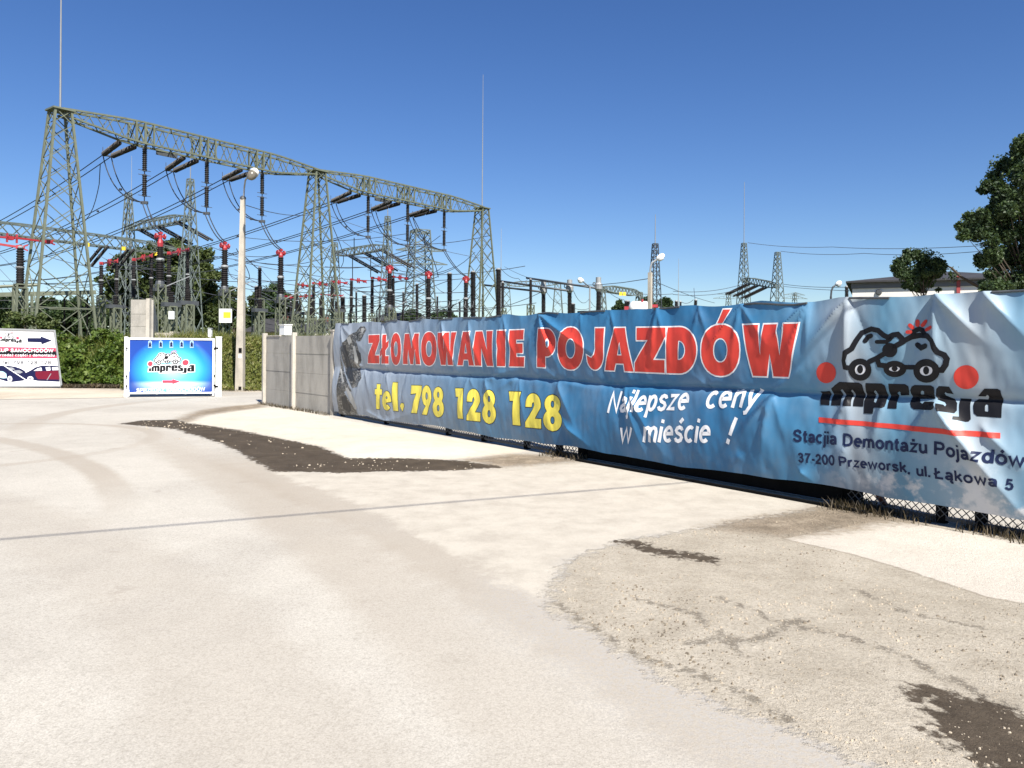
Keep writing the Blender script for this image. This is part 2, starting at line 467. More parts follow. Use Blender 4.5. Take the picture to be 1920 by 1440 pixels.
    # pale sand, dirt, slab
    cs = grain(mixc(nt, 0.35, ramp(nt, nb, [(0.3, (0.53, 0.475, 0.385)), (0.65, (0.62, 0.565, 0.47))]), ramp(nt, nm, [(0.32, (0.72, 0.70, 0.66)), (0.55, (1, 1, 1))]), 'MULTIPLY'), 0.35)
    cs = mixc(nt, math_node(nt, 'MULTIPLY', p2, 0.45), cs, (0.33, 0.28, 0.21))
    c = mixc(nt, mask('d_sand', 0.10, 0.5, 0.35), c, cs)
    cl_ = grain(mixc(nt, 0.35, ramp(nt, nb, [(0.3, (0.55, 0.495, 0.415)), (0.65, (0.62, 0.565, 0.48))]), ramp(nt, nm, [(0.34, (0.7, 0.68, 0.65)), (0.58, (1, 1, 1))]), 'MULTIPLY'), 0.4)
    ms = mask('d_slab', 0.015, 0.06, 0.08)
    edge_ = math_node(nt, 'MULTIPLY', maprange(nt, math_node(nt, 'ABSOLUTE', attr('d_slab')), 0.0, 0.05, 1, 0), 0.55)
    c = mixc(nt, edge_, c, (0.2, 0.17, 0.13))
    c = mixc(nt, ms, c, cl_)
    ct = mixc(nt, 0.6, ramp(nt, nm, [(0.3, (0.15, 0.12, 0.085)), (0.55, (0.27, 0.22, 0.16)), (0.72, (0.40, 0.335, 0.25))]), ramp(nt, ng, [(0.36, (0.4, 0.38, 0.35)), (0.56, (1, 1, 1))]), 'MULTIPLY')
    c = mixc(nt, mask('d_dirt', 0.22, 0.7, 0.5), c, ct)
    # wet brown gravel
    cw = ramp(nt, nm, [(0.3, (0.05, 0.038, 0.026)), (0.58, (0.085, 0.066, 0.046)), (0.78, (0.13, 0.10, 0.07))])
    cw = mixc(nt, 0.5, cw, ramp(nt, ng, [(0.36, (0.45, 0.43, 0.4)), (0.58, (1, 1, 1))]), 'MULTIPLY')
    v3 = vor(19)
    k3 = math_node(nt, 'MULTIPLY', math_node(nt, 'MULTIPLY', maprange(nt, v3.outputs['Distance'], 0.05, 0.16, 1, 0), math_node(nt, 'GREATER_THAN', v3.outputs['Color'], 0.6)), maprange(nt, nb, 0.42, 0.56))
    cw = mixc(nt, math_node(nt, 'MULTIPLY', k3, 0.3), cw, (0.45, 0.385, 0.29))
    mw = mask('d_wet', 0.04, 0.40, 0.42)
    c = mixc(nt, mw, c, cw)
    L.new(c, b.inputs['Base Color'])
    b.inputs['Roughness'].default_value = 0.92
    b.inputs['Specular IOR Level'].default_value = 0.2
    rougher = math_node(nt, 'ADD', 0.25, math_node(nt, 'MULTIPLY', math_node(nt, 'MAXIMUM', mv, mw), 1.0))
    hgt = math_node(nt, 'MULTIPLY', math_node(nt, 'SUBTRACT', math_node(nt, 'ADD', math_node(nt, 'ADD', nf, ng), math_node(nt, 'MULTIPLY', nmed, 1.5)), math_node(nt, 'MULTIPLY', pit, 1.2)), rougher)
    bump(nt, b, hgt, 0.55, 0.012)
    return m
M_yard = surface_mat()
M_sand = ground_mat('pale_sand', (0.60, 0.525, 0.415), (0.48, 0.41, 0.31), 0.35, 26, 0.3, bstr=0.7, fine=0.3)

# terrain: one sheet to the horizon, with the low bank that carries the substation
xs = np.array([-2500, -1200, -600, -300, -160, -100, -75] + list(np.arange(-60, 61, 1.0)) + [75, 100, 160, 300, 600, 1200, 2500])
ys = np.array([-400, -150, -60, -25] + list(np.arange(-12, 24, 3.0)) + list(np.arange(24, 45, 0.5)) + [47, 50, 55, 62, 70, 85, 110, 150, 220, 400, 800, 1500, 3000])
XX, YY = np.meshgrid(xs, ys)
ZZ = Hgt(XX, YY)
gv = np.stack([XX.ravel(), YY.ravel(), ZZ.ravel()], 1)
nx = len(xs)
gf = [(j * nx + i, j * nx + i + 1, (j + 1) * nx + i + 1, (j + 1) * nx + i) for j in range(len(ys) - 1) for i in range(nx - 1)]
me = bpy.data.meshes.new('ground')
me.from_pydata(gv.tolist(), [], gf)
at = me.attributes.new('grassy', 'FLOAT', 'POINT')
at.data.foreach_set('value', np.clip(smooth(foot(XX) - 0.1, foot(XX) + 0.8, YY), 0, 1).ravel())
me.polygons.foreach_set('use_smooth', [True] * len(gf))
me.materials.append(gm_base)
ground = bpy.data.objects.new('ground', me); COL.objects.link(ground)
tag(ground, kind='structure')

def fringe(poly, amp, step=0.12, seed=0, freq=1.3):
    out = []
    n = len(poly)
    for i in range(n):
        a, b_ = Vector((*poly[i], 0)), Vector((*poly[(i + 1) % n], 0))
        L = (b_ - a).length
        k = max(1, min(320, int(L / step)))
        nrm = Vector((-(b_ - a).y, (b_ - a).x, 0)).normalized() if L > 1e-6 else Vector()
        for j in range(k):
            p = a.lerp(b_, j / k)
            d = mnoise.noise(Vector((p.x * freq, p.y * freq, seed))) + 0.55 * mnoise.noise(Vector((p.x * freq * 3, p.y * freq * 3, seed + 5))) + 0.35 * mnoise.noise(Vector((p.x * freq * 9, p.y * freq * 9, seed + 9)))
            out.append(p + nrm * d * amp)
    return out

def sheet(name, px, z, mt, amp=0.08, seed=0, step=0.12, label=None):
    pts = fringe([G2(*p) for p in px], amp, step, seed)
    tri = geometry.tessellate_polygon([[Vector((p.x, p.y, 0)) for p in pts]])
    mb = MB()
    fs = []
    for t in tri:
        a, b_, c = (pts[i] for i in t)
        if (b_ - a).cross(c - a).z < 0: t = (t[0], t[2], t[1])
        fs.append(t)
    mb.add([(p.x, p.y, z) for p in pts], fs)
    o = mb.build(name, mt)
    return tag(o, kind='structure')

# outlines of the surface layers, as photographed and put on the ground
ZONES = {
 'd_drive': [[(515, 885), (640, 886), (940, 877), (1100, 866), (1330, 900), (1600, 945), (1480, 965), (1330, 992), (1180, 1014), (1062, 1054), (1035, 1110), (1024, 1130), (860, 1046), (700, 958)]],
 'd_verge': [[(1028, 1139), (1035, 1110), (1062, 1052), (1180, 1012), (1330, 990), (1480, 962), (1560, 950), (1700, 955), (1960, 1010), (2300, 1090), (2900, 1500), (2600, 2000), (1900, 1560), (1640, 1438), (1290, 1298)]],
 'd_dirt': [[(1320, 988), (1400, 974), (1500, 958), (1560, 942), (1640, 948), (1780, 982), (1660, 982), (1560, 1000), (1460, 1008), (1380, 998)], [(330, 787), (372, 770), (420, 763), (500, 756), (497, 764), (430, 772), (380, 780), (352, 792)],
            [(860, 862), (960, 852), (1060, 854), (1100, 866), (940, 877)], [(1640, 948), (1760, 978), (1930, 1014), (2300, 1090), (2300, 1080), (1930, 1000), (1760, 966)]],
 'd_slab': [[(1470, 1011), (1650, 976), (1700, 980), (1920, 1020), (2200, 1075), (2400, 1250), (2000, 1145), (1850, 1120), (1700, 1070), (1600, 1040)]],
 'd_sand': [[(345, 793), (400, 778), (500, 764), (560, 770), (628, 786), (700, 798), (850, 822), (1000, 845), (960, 851), (860, 862), (760, 860), (655, 860), (600, 838), (520, 822), (440, 806)]],
 'd_wet': [[(1692, 1294), (1750, 1292), (1790, 1306), (1870, 1318), (1925, 1350), (2000, 1420), (2000, 1500), (1860, 1450), (1800, 1412), (1745, 1370), (1728, 1322)], [(1156, 1016), (1198, 1016), (1240, 1029), (1285, 1035), (1356, 1050), (1340, 1061), (1290, 1049), (1240, 1043), (1190, 1030)],
           [(224, 795), (262, 789), (330, 787), (345, 792), (440, 806), (520, 822), (600, 838), (650, 860), (760, 860), (860, 864), (942, 877), (860, 882), (640, 887), (515, 884), (420, 834), (330, 805)]],
}
CRACK = [[(1345, 1120), (1400, 1140), (1450, 1165), (1520, 1180), (1600, 1198), (1690, 1230), (1760, 1268), (1830, 1300), (1920, 1335)], [(1290, 1205), (1420, 1200), (1500, 1160)], [(1040, 1130), (1200, 1235), (1330, 1270), (1480, 1350)], [(1180, 1120), (1300, 1150), (1400, 1230)], [(1600, 1105), (1700, 1150), (1850, 1180)]]
def segdist(P, pts, closed):
    d = np.full(len(P), 1e9)
    n = len(pts)
    for i in range(n if closed else n - 1):
        a, b_ = np.array(pts[i]), np.array(pts[(i + 1) % n]); e = b_ - a
        t = np.clip(((P - a) @ e) / (e @ e + 1e-12), 0, 1)
        d = np.minimum(d, np.hypot(*(P - a - t[:, None] * e).T))
    return d
def inside_np(P, pts):
    c = np.zeros(len(P), bool); n = len(pts)
    for i in range(n):
        (x0, y0), (x1, y1) = pts[i], pts[i - 1]
        if y0 == y1: continue
        c ^= ((y0 > P[:, 1]) != (y1 > P[:, 1])) & (P[:, 0] < (x1 - x0) * (P[:, 1] - y0) / (y1 - y0) + x0)
    return c
def axis(lo, hi, f):
    v = [lo]
    while v[-1] < hi: v.append(v[-1] + f(v[-1]))
    return np.array(v)
yx = axis(-30.0, 13.0, lambda x: 0.08 if -11 < x < 9 else 0.3)
yy = axis(-6.0, 26.6, lambda y: 0.2 if y < 1.8 else 0.06 if y < 7 else 0.1 if y < 22 else 0.2)
XX, YY = np.meshgrid(yx, yy)
PP = np.stack([XX.ravel(), YY.ravel()], 1)
SD = {}
for k, polys in ZONES.items():
    best = np.full(len(PP), -1e9)
    for px in polys:
        pts = [G2(*p) for p in px]
        d = segdist(PP, pts, True); d = np.where(inside_np(PP, pts), d, -d)
        best = np.maximum(best, d)
    SD[k] = np.clip(best, -3, 3)
cd_ = np.full(len(PP), 1e9)
for px in CRACK: cd_ = np.minimum(cd_, segdist(PP, [G2(*p) for p in px], False))
SD['d_crack'] = np.clip(-cd_, -3, 0)
wob = np.array([mnoise.noise(Vector((x * .8, y * .8, 3))) for x, y in PP])
zz = 0.004 + 0.055 * smooth(0.0, 0.9, SD['d_sand']) * (1 + .4 * wob) + 0.012 * smooth(-.1, .5, SD['d_verge']) * np.maximum(0, wob)
VV = np.stack([PP[:, 0], PP[:, 1], zz], 1)
ncol = len(yx)
q = np.arange(len(yy) - 1)[:, None] * ncol + np.arange(ncol - 1)[None, :]
q = q.ravel()
quads = np.stack([q, q + 1, q + 1 + ncol, q + ncol], 1)
cen_ = VV[quads].mean(1)
zone = np.zeros(len(quads), int)
names = ['road', 'driveway', 'verge', 'sand_mound', 'concrete_slab', 'dirt_patch', 'wet_gravel']
for zi, k in enumerate(['d_drive', 'd_verge', 'd_sand', 'd_slab', 'd_dirt', 'd_wet']):
    zone[SD[k][quads].mean(1) > 0] = zi + 1
for zi, nm_ in enumerate(names):
    f = quads[zone == zi]
    used, inv = np.unique(f, return_inverse=True)
    me = bpy.data.meshes.new(nm_)
    n = len(f)
    me.vertices.add(len(used)); me.vertices.foreach_set('co', VV[used].astype(np.float32).ravel())
    me.loops.add(n * 4); me.loops.foreach_set('vertex_index', inv.reshape(-1).astype(np.int32))
    me.polygons.add(n); me.polygons.foreach_set('loop_start', np.arange(0, n * 4, 4, dtype=np.int32))
    me.polygons.foreach_set('use_smooth', [True] * n)
    for k, d in SD.items():
        at_ = me.attributes.new(k, 'FLOAT', 'POINT'); at_.data.foreach_set('value', d[used].astype(np.float32))
    me.materials.append(M_yard); me.update(calc_edges=True); me.validate()
    o = bpy.data.objects.new(nm_, me); COL.objects.link(o); tag(o, kind='structure')
sheet('gravel_shoulder', [(-900, 733), (0, 731), (232, 733), (236, 746), (120, 748), (-200, 752), (-900, 758)], 0.012, M_sand, 0.12, 11)

# loose stones on the verge and by the wet gravel
VP = [G2(*p) for p in [(1045, 1136), (1050, 1110), (1075, 1056), (1180, 1016), (1330, 994), (1480, 966), (1560, 952), (1700, 962), (1960, 1018), (2300, 1100), (2900, 1500), (1900, 1545), (1660, 1438), (1310, 1298)]]
SL = [G2(*p) for p in [(1470, 1011), (1650, 976), (1700, 980), (1920, 1020), (2200, 1075), (2400, 1250), (2000, 1145), (1850, 1120), (1700, 1070), (1600, 1040)]]
def pip(P, p):
    c = False; n = len(P)
    for i in range(n):
        (x0, y0), (x1, y1) = P[i], P[i - 1]
        if (y0 > p.y) != (y1 > p.y) and p.x < (x1 - x0) * (p.y - y0) / (y1 - y0) + x0: c = not c
    return c
on_verge = lambda p: pip(VP, p) and not pip(SL, p)
def stones(name, n, areas, smin, smax, mt, seed, zb=0.02, inside=None):
    r = random.Random(seed); mb = MB()
    for _ in range(n * 2):
        ar = areas[r.randrange(len(areas))]
        px, py = r.uniform(ar[0], ar[2]), r.uniform(ar[1], ar[3])
        p = G(px, py)
        if inside is not None and not inside(p): continue
        if mnoise.noise(Vector((p.x * 0.9, p.y * 0.9, seed))) + r.uniform(-.6, .6) < 0.0: continue
        s = smin + (smax - smin) * r.random() ** 3
        a = r.uniform(0, 6.28); hx, hy, hz = s * r.uniform(.7, 1.3), s * r.uniform(.6, 1), s * r.uniform(.35, .8)
        vs = []
        for k in range(5):
            t = a + k * 1.2566
            vs.append((p.x + math.cos(t) * hx * r.uniform(.8, 1.2), p.y + math.sin(t) * hy * r.uniform(.8, 1.2), zb - 0.004))
        for k in range(5):
            t = a + k * 1.2566 + .3
            vs.append((p.x + math.cos(t) * hx * .6, p.y + math.sin(t) * hy * .6, zb + hz * r.uniform(.7, 1.1)))
        fs = [(k, (k + 1) % 5, 5 + (k + 1) % 5, 5 + k) for k in range(5)] + [(5, 6, 7, 8, 9)]
        mb.add(vs, fs)
    o = mb.build(name, mt)
    return tag(o, kind='stuff')
M_stone = mat('loose_stone', (0.38, 0.32, 0.24), 0.9, 0, 0.4, 1.5)
M_stoned = mat('dark_loose_stone', (0.20, 0.165, 0.12), 0.9, 0, 0.4, 1.5)
tag(stones('gravel', 2200, [(1040, 980, 1920, 1150), (1040, 1000, 1700, 1230), (1100, 1130, 1920, 1300), (1300, 1200, 1920, 1440)], 0.002, 0.009, M_stone, 3, 0.008, on_verge), 'loose pale stones scattered over the broken verge', 'gravel')
tag(stones('gravel', 2200, [(1300, 950, 1760, 1010), (1540, 935, 1920, 1000), (1050, 1020, 1600, 1250), (1200, 1150, 1920, 1440)], 0.002, 0.011, M_stoned, 5, 0.008, on_verge), 'loose dark stones and clods along the fence foot and verge', 'gravel')
tag(stones('gravel', 260, [(330, 795, 600, 845), (520, 850, 900, 882), (260, 790, 420, 806)], 0.005, 0.022, M_stone, 9, 0.008), 'pale stones lying on the wet brown gravel', 'gravel')
# ------------------------------------------------------------------ printed surfaces: lettering lies in the same mesh as its print
def sarea(p):
    return 0.5 * sum(p[i][0] * p[(i + 1) % len(p)][1] - p[(i + 1) % len(p)][0] * p[i][1] for i in range(len(p)))

def grow(p, d):
    """offset a closed outline outwards by d (mitred)"""
    if sarea(p) < 0: p = p[::-1]
    q = []
    for a in p:
        if not q or math.hypot(a[0] - q[-1][0], a[1] - q[-1][1]) > 1e-5: q.append(a)
    n = len(q); out = []
    for i in range(n):
        a, b_, c = Vector(q[i - 1]), Vector(q[i]), Vector(q[(i + 1) % n])
        e1, e2 = (b_ - a).normalized(), (c - b_).normalized()
        n1, n2 = Vector((e1.y, -e1.x)), Vector((e2.y, -e2.x))
        m_ = n1 + n2
        if m_.length < 1e-4: m_ = n1.copy()
        m_.normalize()
        out.append(tuple(b_ + m_ * d / max(0.45, m_.dot(n1))))
    return out

def clip_half(poly, ax, v, sign):
    out = []
    n = len(poly)
    for i in range(n):
        a, b_ = poly[i], poly[(i + 1) % n]
        da, db = (a[ax] - v) * sign, (b_[ax] - v) * sign
        if da >= 0: out.append(a)
        if (da > 0 and db < 0) or (da < 0 and db > 0):
            t = da / (da - db)
            out.append((a[0] + (b_[0] - a[0]) * t, a[1] + (b_[1] - a[1]) * t))
    return out

def clip_diag(poly, i, j, g, h, sign):
    """the half of a grid cell on one side of its diagonal"""
    f = lambda p: (1 - (p[0] / g - i) - (p[1] / h - j)) * sign
    out = []
    for k in range(len(poly)):
        a, b_ = poly[k], poly[(k + 1) % len(poly)]
        da, db = f(a), f(b_)
        if da >= -1e-9: out.append(a)
        if (da > 1e-9 and db < -1e-9) or (da < -1e-9 and db > 1e-9):
            t = da / (da - db); out.append((a[0] + (b_[0] - a[0]) * t, a[1] + (b_[1] - a[1]) * t))
    return out

class Surf:
    def __init__(s, O, a, n, disp=None, gs=None):
        s.O = Vector(O); s.a = Vector(a).normalized(); s.n = Vector(n).normalized(); s.b = s.n.cross(s.a).normalized()
        s.disp = disp or (lambda u, v: 0.0); s.gs = gs; s.mb = MB(); s.key = {}; s.uv = []
    def plane(s, px, py, o=0.0):
        d = ray(px, py)
        q0 = s.O + s.n * o
        q = EYE + d * ((q0 - EYE).dot(s.n) / d.dot(s.n)) - q0
        return (q.dot(s.a), q.dot(s.b))
    def px(s, px, py):
        """where the photographed point lies on the wrinkled cloth"""
        u, v = s.plane(px, py)
        for _ in range(8):
            a_, b_ = s.plane(px, py, s.disp(u, v)); u, v = .4 * u + .6 * a_, .4 * v + .6 * b_
        return (u, v)
    def P(s, u, v, off=0.0):
        return s.O + s.a * u + s.b * v + s.n * (s.disp(u, v) + off)
    def vid(s, u, v, off):
        k = (round(u, 4), round(v, 4), off)
        i = s.key.get(k)
        if i is None:
            i = len(s.mb.v); s.mb.v.append(tuple(s.P(u, v, off))); s.uv.append((u, v)); s.key[k] = i
        return i
    def face(s, poly, m, off):
        ids = []
        for u, v in poly:
            i = s.vid(u, v, off)
            if i not in ids: ids.append(i)
        if len(ids) > 2:
            if sarea([s.uv[i] for i in ids]) < 0: ids.reverse()
            s.mb.f.append(ids); s.mb.m.append(m)
    def tri(s, t, m, off):
        if not s.gs: s.face(t, m, off); return
        g, h = s.gs
        u0, u1 = min(p[0] for p in t), max(p[0] for p in t)
        for i in range(math.floor(u0 / g), math.floor(u1 / g) + 1):
            c = clip_half(clip_half(t, 0, i * g, 1), 0, (i + 1) * g, -1)
            if len(c) < 3: continue
            v0, v1 = min(p[1] for p in c), max(p[1] for p in c)
            for j in range(math.floor(v0 / h), math.floor(v1 / h) + 1):
                d = clip_half(clip_half(c, 1, j * h, 1), 1, (j + 1) * h, -1)
                if len(d) < 3: continue
                for sg in (1, -1):
                    e = clip_diag(d, i, j, g, h, sg)
                    if len(e) > 2: s.face(e, m, off)
    def poly(s, outer, m, off, holes=()):
        loops = [[Vector((p[0], p[1], 0)) for p in l] for l in [outer] + list(holes)]
        flat = [p for l in loops for p in l]
        for t in geometry.tessellate_polygon(loops):
            s.tri([(flat[i].x, flat[i].y) for i in t], m, off)
    def ppoly(s, outer, m, off, holes=()):
        s.poly([s.px(*p) for p in outer], m, off, [[s.px(*p) for p in h] for h in holes])
    def stroke(s, pts, wd, m, off, closed=False, px=True, caps=True):
        q = [Vector(s.px(*p)) if px else Vector(p) for p in pts]
        n = len(q); L, Rr = [], []
        for i in range(n):
            e1 = (q[i] - q[i - 1]) if (i or closed) else (q[1] - q[0])
            e2 = (q[(i + 1) % n] - q[i]) if (i < n - 1 or closed) else (q[i] - q[i - 1])
            e1 = e1.normalized(); e2 = e2.normalized()
            n1 = Vector((-e1.y, e1.x)); n2 = Vector((-e2.y, e2.x)); mm = n1 + n2
            if mm.length < 1e-3: mm = n1.copy()
            mm.normalize(); k = wd / 2 / max(.6, mm.dot(n1))
            L.append(tuple(q[i] + mm * k)); Rr.append(tuple(q[i] - mm * k))
        for i in range(n if closed else n - 1):
            j = (i + 1) % n
            s.tri([L[i], L[j], Rr[j]], m, off); s.tri([L[i], Rr[j], Rr[i]], m, off)
        if not closed and caps:
            for e in (q[0], q[-1]): s.poly(ell(e[0], e[1], wd * .49, wd * .49, 8), m, off + .0003)
    def glyph(s, g, xl, xr, ytl, ytr, ybl, ybr, m, off, outline=None, om=None):
        """fit a unit-square outline into a photographed quad"""
        def f(p):
            x, y = p
            X = xl + (xr - xl) * x
            yt = ytl + (ytr - ytl) * x; yb = ybl + (ybr - ybl) * x
            return s.px(X, yb + (yt - yb) * y)
        outer = [f(p) for p in g[0]]; holes = [[f(p) for p in h] for h in g[1:]]
        s.poly(outer, m, off, holes)
        if outline:
            s.poly(grow(outer, outline), om, off - 0.0016, [grow(h, -outline * 0.8) for h in holes])
    def text(s, body, p0, p1, cap, m, off, wt=0.17, shear=0.0, caps=False):
        """set a line of stroked sans type from p0 to p1 (both on the baseline); cap = capital height in metres"""
        x = 0; items = []
        for ch in body:
            if ch == ' ': x += .34; continue
            base, acc = DIA.get(ch, (ch, None))
            wd, st = SK[base]
            items += [[(x + p[0], p[1]) for p in l] for l in st]
            if acc:
                top = .92 if base.islower() else 1.18
                cx = x + wd * .5
                if acc == "'": items.append([(cx - .02, top - .07), (cx + .13, top + .10)])
                if acc == '.': items.append([(cx - .09, top), (cx + .09, top)])
                if acc == ',': items.append([(x + wd - .1, .03), (x + wd - .16, -.10), (x + wd - .10, -.19), (x + wd, -.19)])
                if acc == '/': items.append([(x - .04, .38), (x + wd * .62, .68)] if base.isupper() else [(x - .06, .42), (x + wd + .05, .62)])
            x += wd + .09
        x -= .09
        a = Vector(s.px(*p0)); c = Vector(s.px(*p1)); d = c - a; nrm = Vector((-d.y, d.x)).normalized()
        for i, l in enumerate(items):
            pts = [a + d * ((p[0] + p[1] * shear) / (x + shear * .5)) + nrm * (p[1] * cap) for p in l]
            s.stroke(pts, wt * cap, m, off + .0003 * (i % 5), False, False, caps)
    def build(s, name, mats, parent=None, sm=True):
        o = s.mb.build(name, mats, parent, smooth=sm)
        uvl = o.data.uv_layers.new(name='UVMap')
        idx = np.zeros(len(o.data.loops), int); o.data.loops.foreach_get('vertex_index', idx)
        uv = np.array(s.uv)[idx]
        uvl.data.foreach_set('uv', uv.astype(np.float32).ravel())
        return o

def ell(cx, cy, rx, ry, n=24, a0=0, a1=360):
    full = abs(a1 - a0) >= 360
    k = n if full else n + 1
    return [(cx + rx * math.cos(R(a0 + (a1 - a0) * i / n)), cy + ry * math.sin(R(a0 + (a1 - a0) * i / n))) for i in range(k)]
def sup(cx, cy, rx, ry, e=0.85, n=28):
    o = []
    for i in range(n):
        t = 2 * math.pi * i / n; c, s_ = math.cos(t), math.sin(t)
        o.append((cx + rx * math.copysign(abs(c) ** e, c), cy + ry * math.copysign(abs(s_) ** e, s_)))
    return o
def eight():
    L = []
    for i in range(33):
        y = i / 32
        w1 = 0.5 * math.sqrt(max(0, 1 - ((y - .30) / .30) ** 2)) if y <= .6 else 0
        w2 = 0.43 * math.sqrt(max(0, 1 - ((y - .735) / .265) ** 2)) if y >= .47 else 0
        L.append((max(w1, w2, 0.02), y))
    return [(0.5 + a, y) for a, y in L] + [(0.5 - a, y) for a, y in reversed(L)]
def oo(w, cy, ry, a0=0, a1=360, n=18):
    p = ell(w / 2, cy, w / 2 - .07, ry, n, a0, a1)
    return p + [p[0]] if abs(a1 - a0) >= 360 else p
SK = {   # stroke letters: width and centre lines, capital height 1
 'a': (.56, [[(.09, .53), (.17, .63), (.30, .66), (.43, .60), (.47, .48), (.47, .03)], [(.47, .38), (.25, .36), (.11, .29), (.09, .18), (.17, .09), (.29, .08), (.41, .15), (.47, .25)]]),
 'c': (.54, [oo(.58, .37, .29, 48, 312)]), 'd': (.58, [oo(.54, .37, .29), [(.50, .02), (.50, .98)]]), 'e': (.58, [[(.1, .39), (.49, .39)] + oo(.58, .37, .29, 4, 312)]),
 'i': (.16, [[(.08, .02), (.08, .70)], [(.08, .85), (.08, 1.0)]]), 'j': (.18, [[(.10, .70), (.10, -.10), (.05, -.20), (-.04, -.21)], [(.10, .85), (.10, 1.0)]]),
 'k': (.52, [[(.08, .02), (.08, .98)], [(.46, .69), (.10, .31)], [(.22, .43), (.49, .02)]]), 'l': (.16, [[(.08, .02), (.08, .98)]]),
 'm': (.88, [[(.08, .02), (.08, .70)], [(.08, .48), (.15, .61), (.27, .66), (.38, .61), (.43, .48), (.43, .02)], [(.43, .48), (.50, .61), (.62, .66), (.73, .61), (.79, .48), (.79, .02)]]),
 'n': (.56, [[(.08, .02), (.08, .70)], [(.08, .48), (.17, .61), (.29, .66), (.42, .61), (.47, .48), (.47, .02)]]), 'o': (.60, [oo(.60, .37, .29)]),
 'p': (.58, [[(.08, -.24), (.08, .70)], [(p[0] + .04, p[1]) for p in oo(.54, .37, .29)]]), 'r': (.38, [[(.08, .02), (.08, .70)], [(.08, .44), (.15, .58), (.25, .65), (.36, .65)]]),
 's': (.54, [[(.46, .53), (.40, .62), (.27, .66), (.14, .62), (.09, .52), (.16, .43), (.38, .34), (.46, .24), (.41, .12), (.27, .07), (.14, .11), (.07, .21)]]),
 't': (.34, [[(.16, .92), (.16, .18), (.21, .09), (.33, .08)], [(.02, .65), (.33, .65)]]), 'u': (.56, [[(.08, .70), (.08, .24), (.15, .11), (.27, .07), (.40, .13), (.48, .26)], [(.48, .70), (.48, .02)]]),
 'w': (.80, [[(.04, .70), (.21, .06), (.40, .66), (.59, .06), (.76, .70)]]), 'y': (.54, [[(.04, .70), (.27, .08)], [(.50, .70), (.26, .02), (.17, -.18), (.04, -.20)]]), 'z': (.52, [[(.06, .64), (.45, .64), (.06, .09), (.47, .09)]]),
 'A': (.72, [[(.05, .02), (.36, .94), (.67, .02)], [(.17, .32), (.55, .32)]]), 'C': (.72, [oo(.78, .5, .43, 42, 318)]), 'D': (.74, [[(.09, .08), (.09, .92), (.34, .92), (.52, .85), (.63, .68), (.65, .5), (.63, .32), (.52, .15), (.34, .08), (.09, .08)]]),
 'E': (.62, [[(.58, .92), (.09, .92), (.09, .08), (.60, .08)], [(.09, .51), (.54, .51)]]), 'H': (.72, [[(.09, .02), (.09, .98)], [(.63, .02), (.63, .98)], [(.09, .52), (.63, .52)]]), 'K': (.72, [[(.09, .02), (.09, .98)], [(.64, .97), (.10, .42)], [(.28, .60), (.68, .03)]]),
 'L': (.58, [[(.09, .98), (.09, .08), (.56, .08)]]), 'M': (.84, [[(.09, .02), (.09, .93), (.42, .10), (.75, .93), (.75, .02)]]), 'N': (.72, [[(.09, .02), (.09, .93), (.63, .07), (.63, .98)]]), 'O': (.80, [oo(.80, .5, .43)]),
 'P': (.66, [[(.09, .02), (.09, .92), (.40, .92), (.54, .86), (.59, .70), (.54, .54), (.40, .47), (.09, .47)]]), 'R': (.72, [[(.09, .02), (.09, .92), (.42, .92), (.56, .86), (.60, .71), (.55, .56), (.42, .50), (.09, .50)], [(.40, .49), (.68, .03)]]),
 'S': (.68, [[(.59, .70), (.52, .86), (.34, .93), (.15, .86), (.10, .71), (.17, .58), (.48, .45), (.59, .33), (.57, .17), (.42, .08), (.25, .08), (.12, .16), (.07, .30)]]), 'U': (.72, [[(.09, .98), (.09, .34), (.16, .15), (.36, .07), (.56, .15), (.63, .34), (.63, .98)]]),
 'W': (1.0, [[(.04, .98), (.26, .07), (.50, .93), (.74, .07), (.96, .98)]]), 'Z': (.66, [[(.08, .92), (.57, .92), (.07, .08), (.60, .08)]]),
 '0': (.58, [oo(.58, .5, .43)]), '1': (.58, [[(.12, .72), (.26, .80), (.34, .96), (.34, .02)]]), '2': (.58, [[(.08, .68), (.13, .85), (.29, .93), (.45, .86), (.49, .70), (.42, .52), (.10, .20), (.07, .08), (.52, .08)]]),
 '3': (.58, [[(.09, .74), (.16, .88), (.29, .93), (.43, .86), (.46, .72), (.40, .58), (.26, .53), (.42, .48), (.49, .32), (.43, .14), (.28, .07), (.14, .12), (.07, .26)]]), '5': (.58, [[(.49, .92), (.17, .92), (.11, .50), (.20, .59), (.32, .61), (.45, .53), (.50, .35), (.44, .15), (.28, .07), (.14, .12), (.07, .24)]]),
 '7': (.58, [[(.06, .92), (.51, .92), (.33, .60), (.22, .30), (.20, .02)]]), '8': (.58, [oo(.54, .72, .21, 0, 360, 14), oo(.58, .29, .22, 0, 360, 14)]), '9': (.58, [[(p[0], p[1]) for p in oo(.58, .65, .28)], [(.50, .62), (.48, .35), (.40, .14), (.26, .07), (.10, .14)]]),
 ',': (.20, [[(.10, .08), (.10, -.02), (.04, -.14)]]), '.': (.18, [[(.09, .00), (.09, .18)]]), '-': (.36, [[(.04, .37), (.32, .37)]]), '!': (.20, [[(.10, .98), (.10, .32)], [(.10, .00), (.10, .18)]]),
}
DIA = {'ó': ('o', "'"), 'ś': ('s', "'"), 'ć': ('c', "'"), 'Ó': ('O', "'"), 'ż': ('z', '.'), 'Ż': ('Z', '.'), 'ą': ('a', ','), 'ę': ('e', ','), 'ł': ('l', '/'), 'Ł': ('L', '/')}
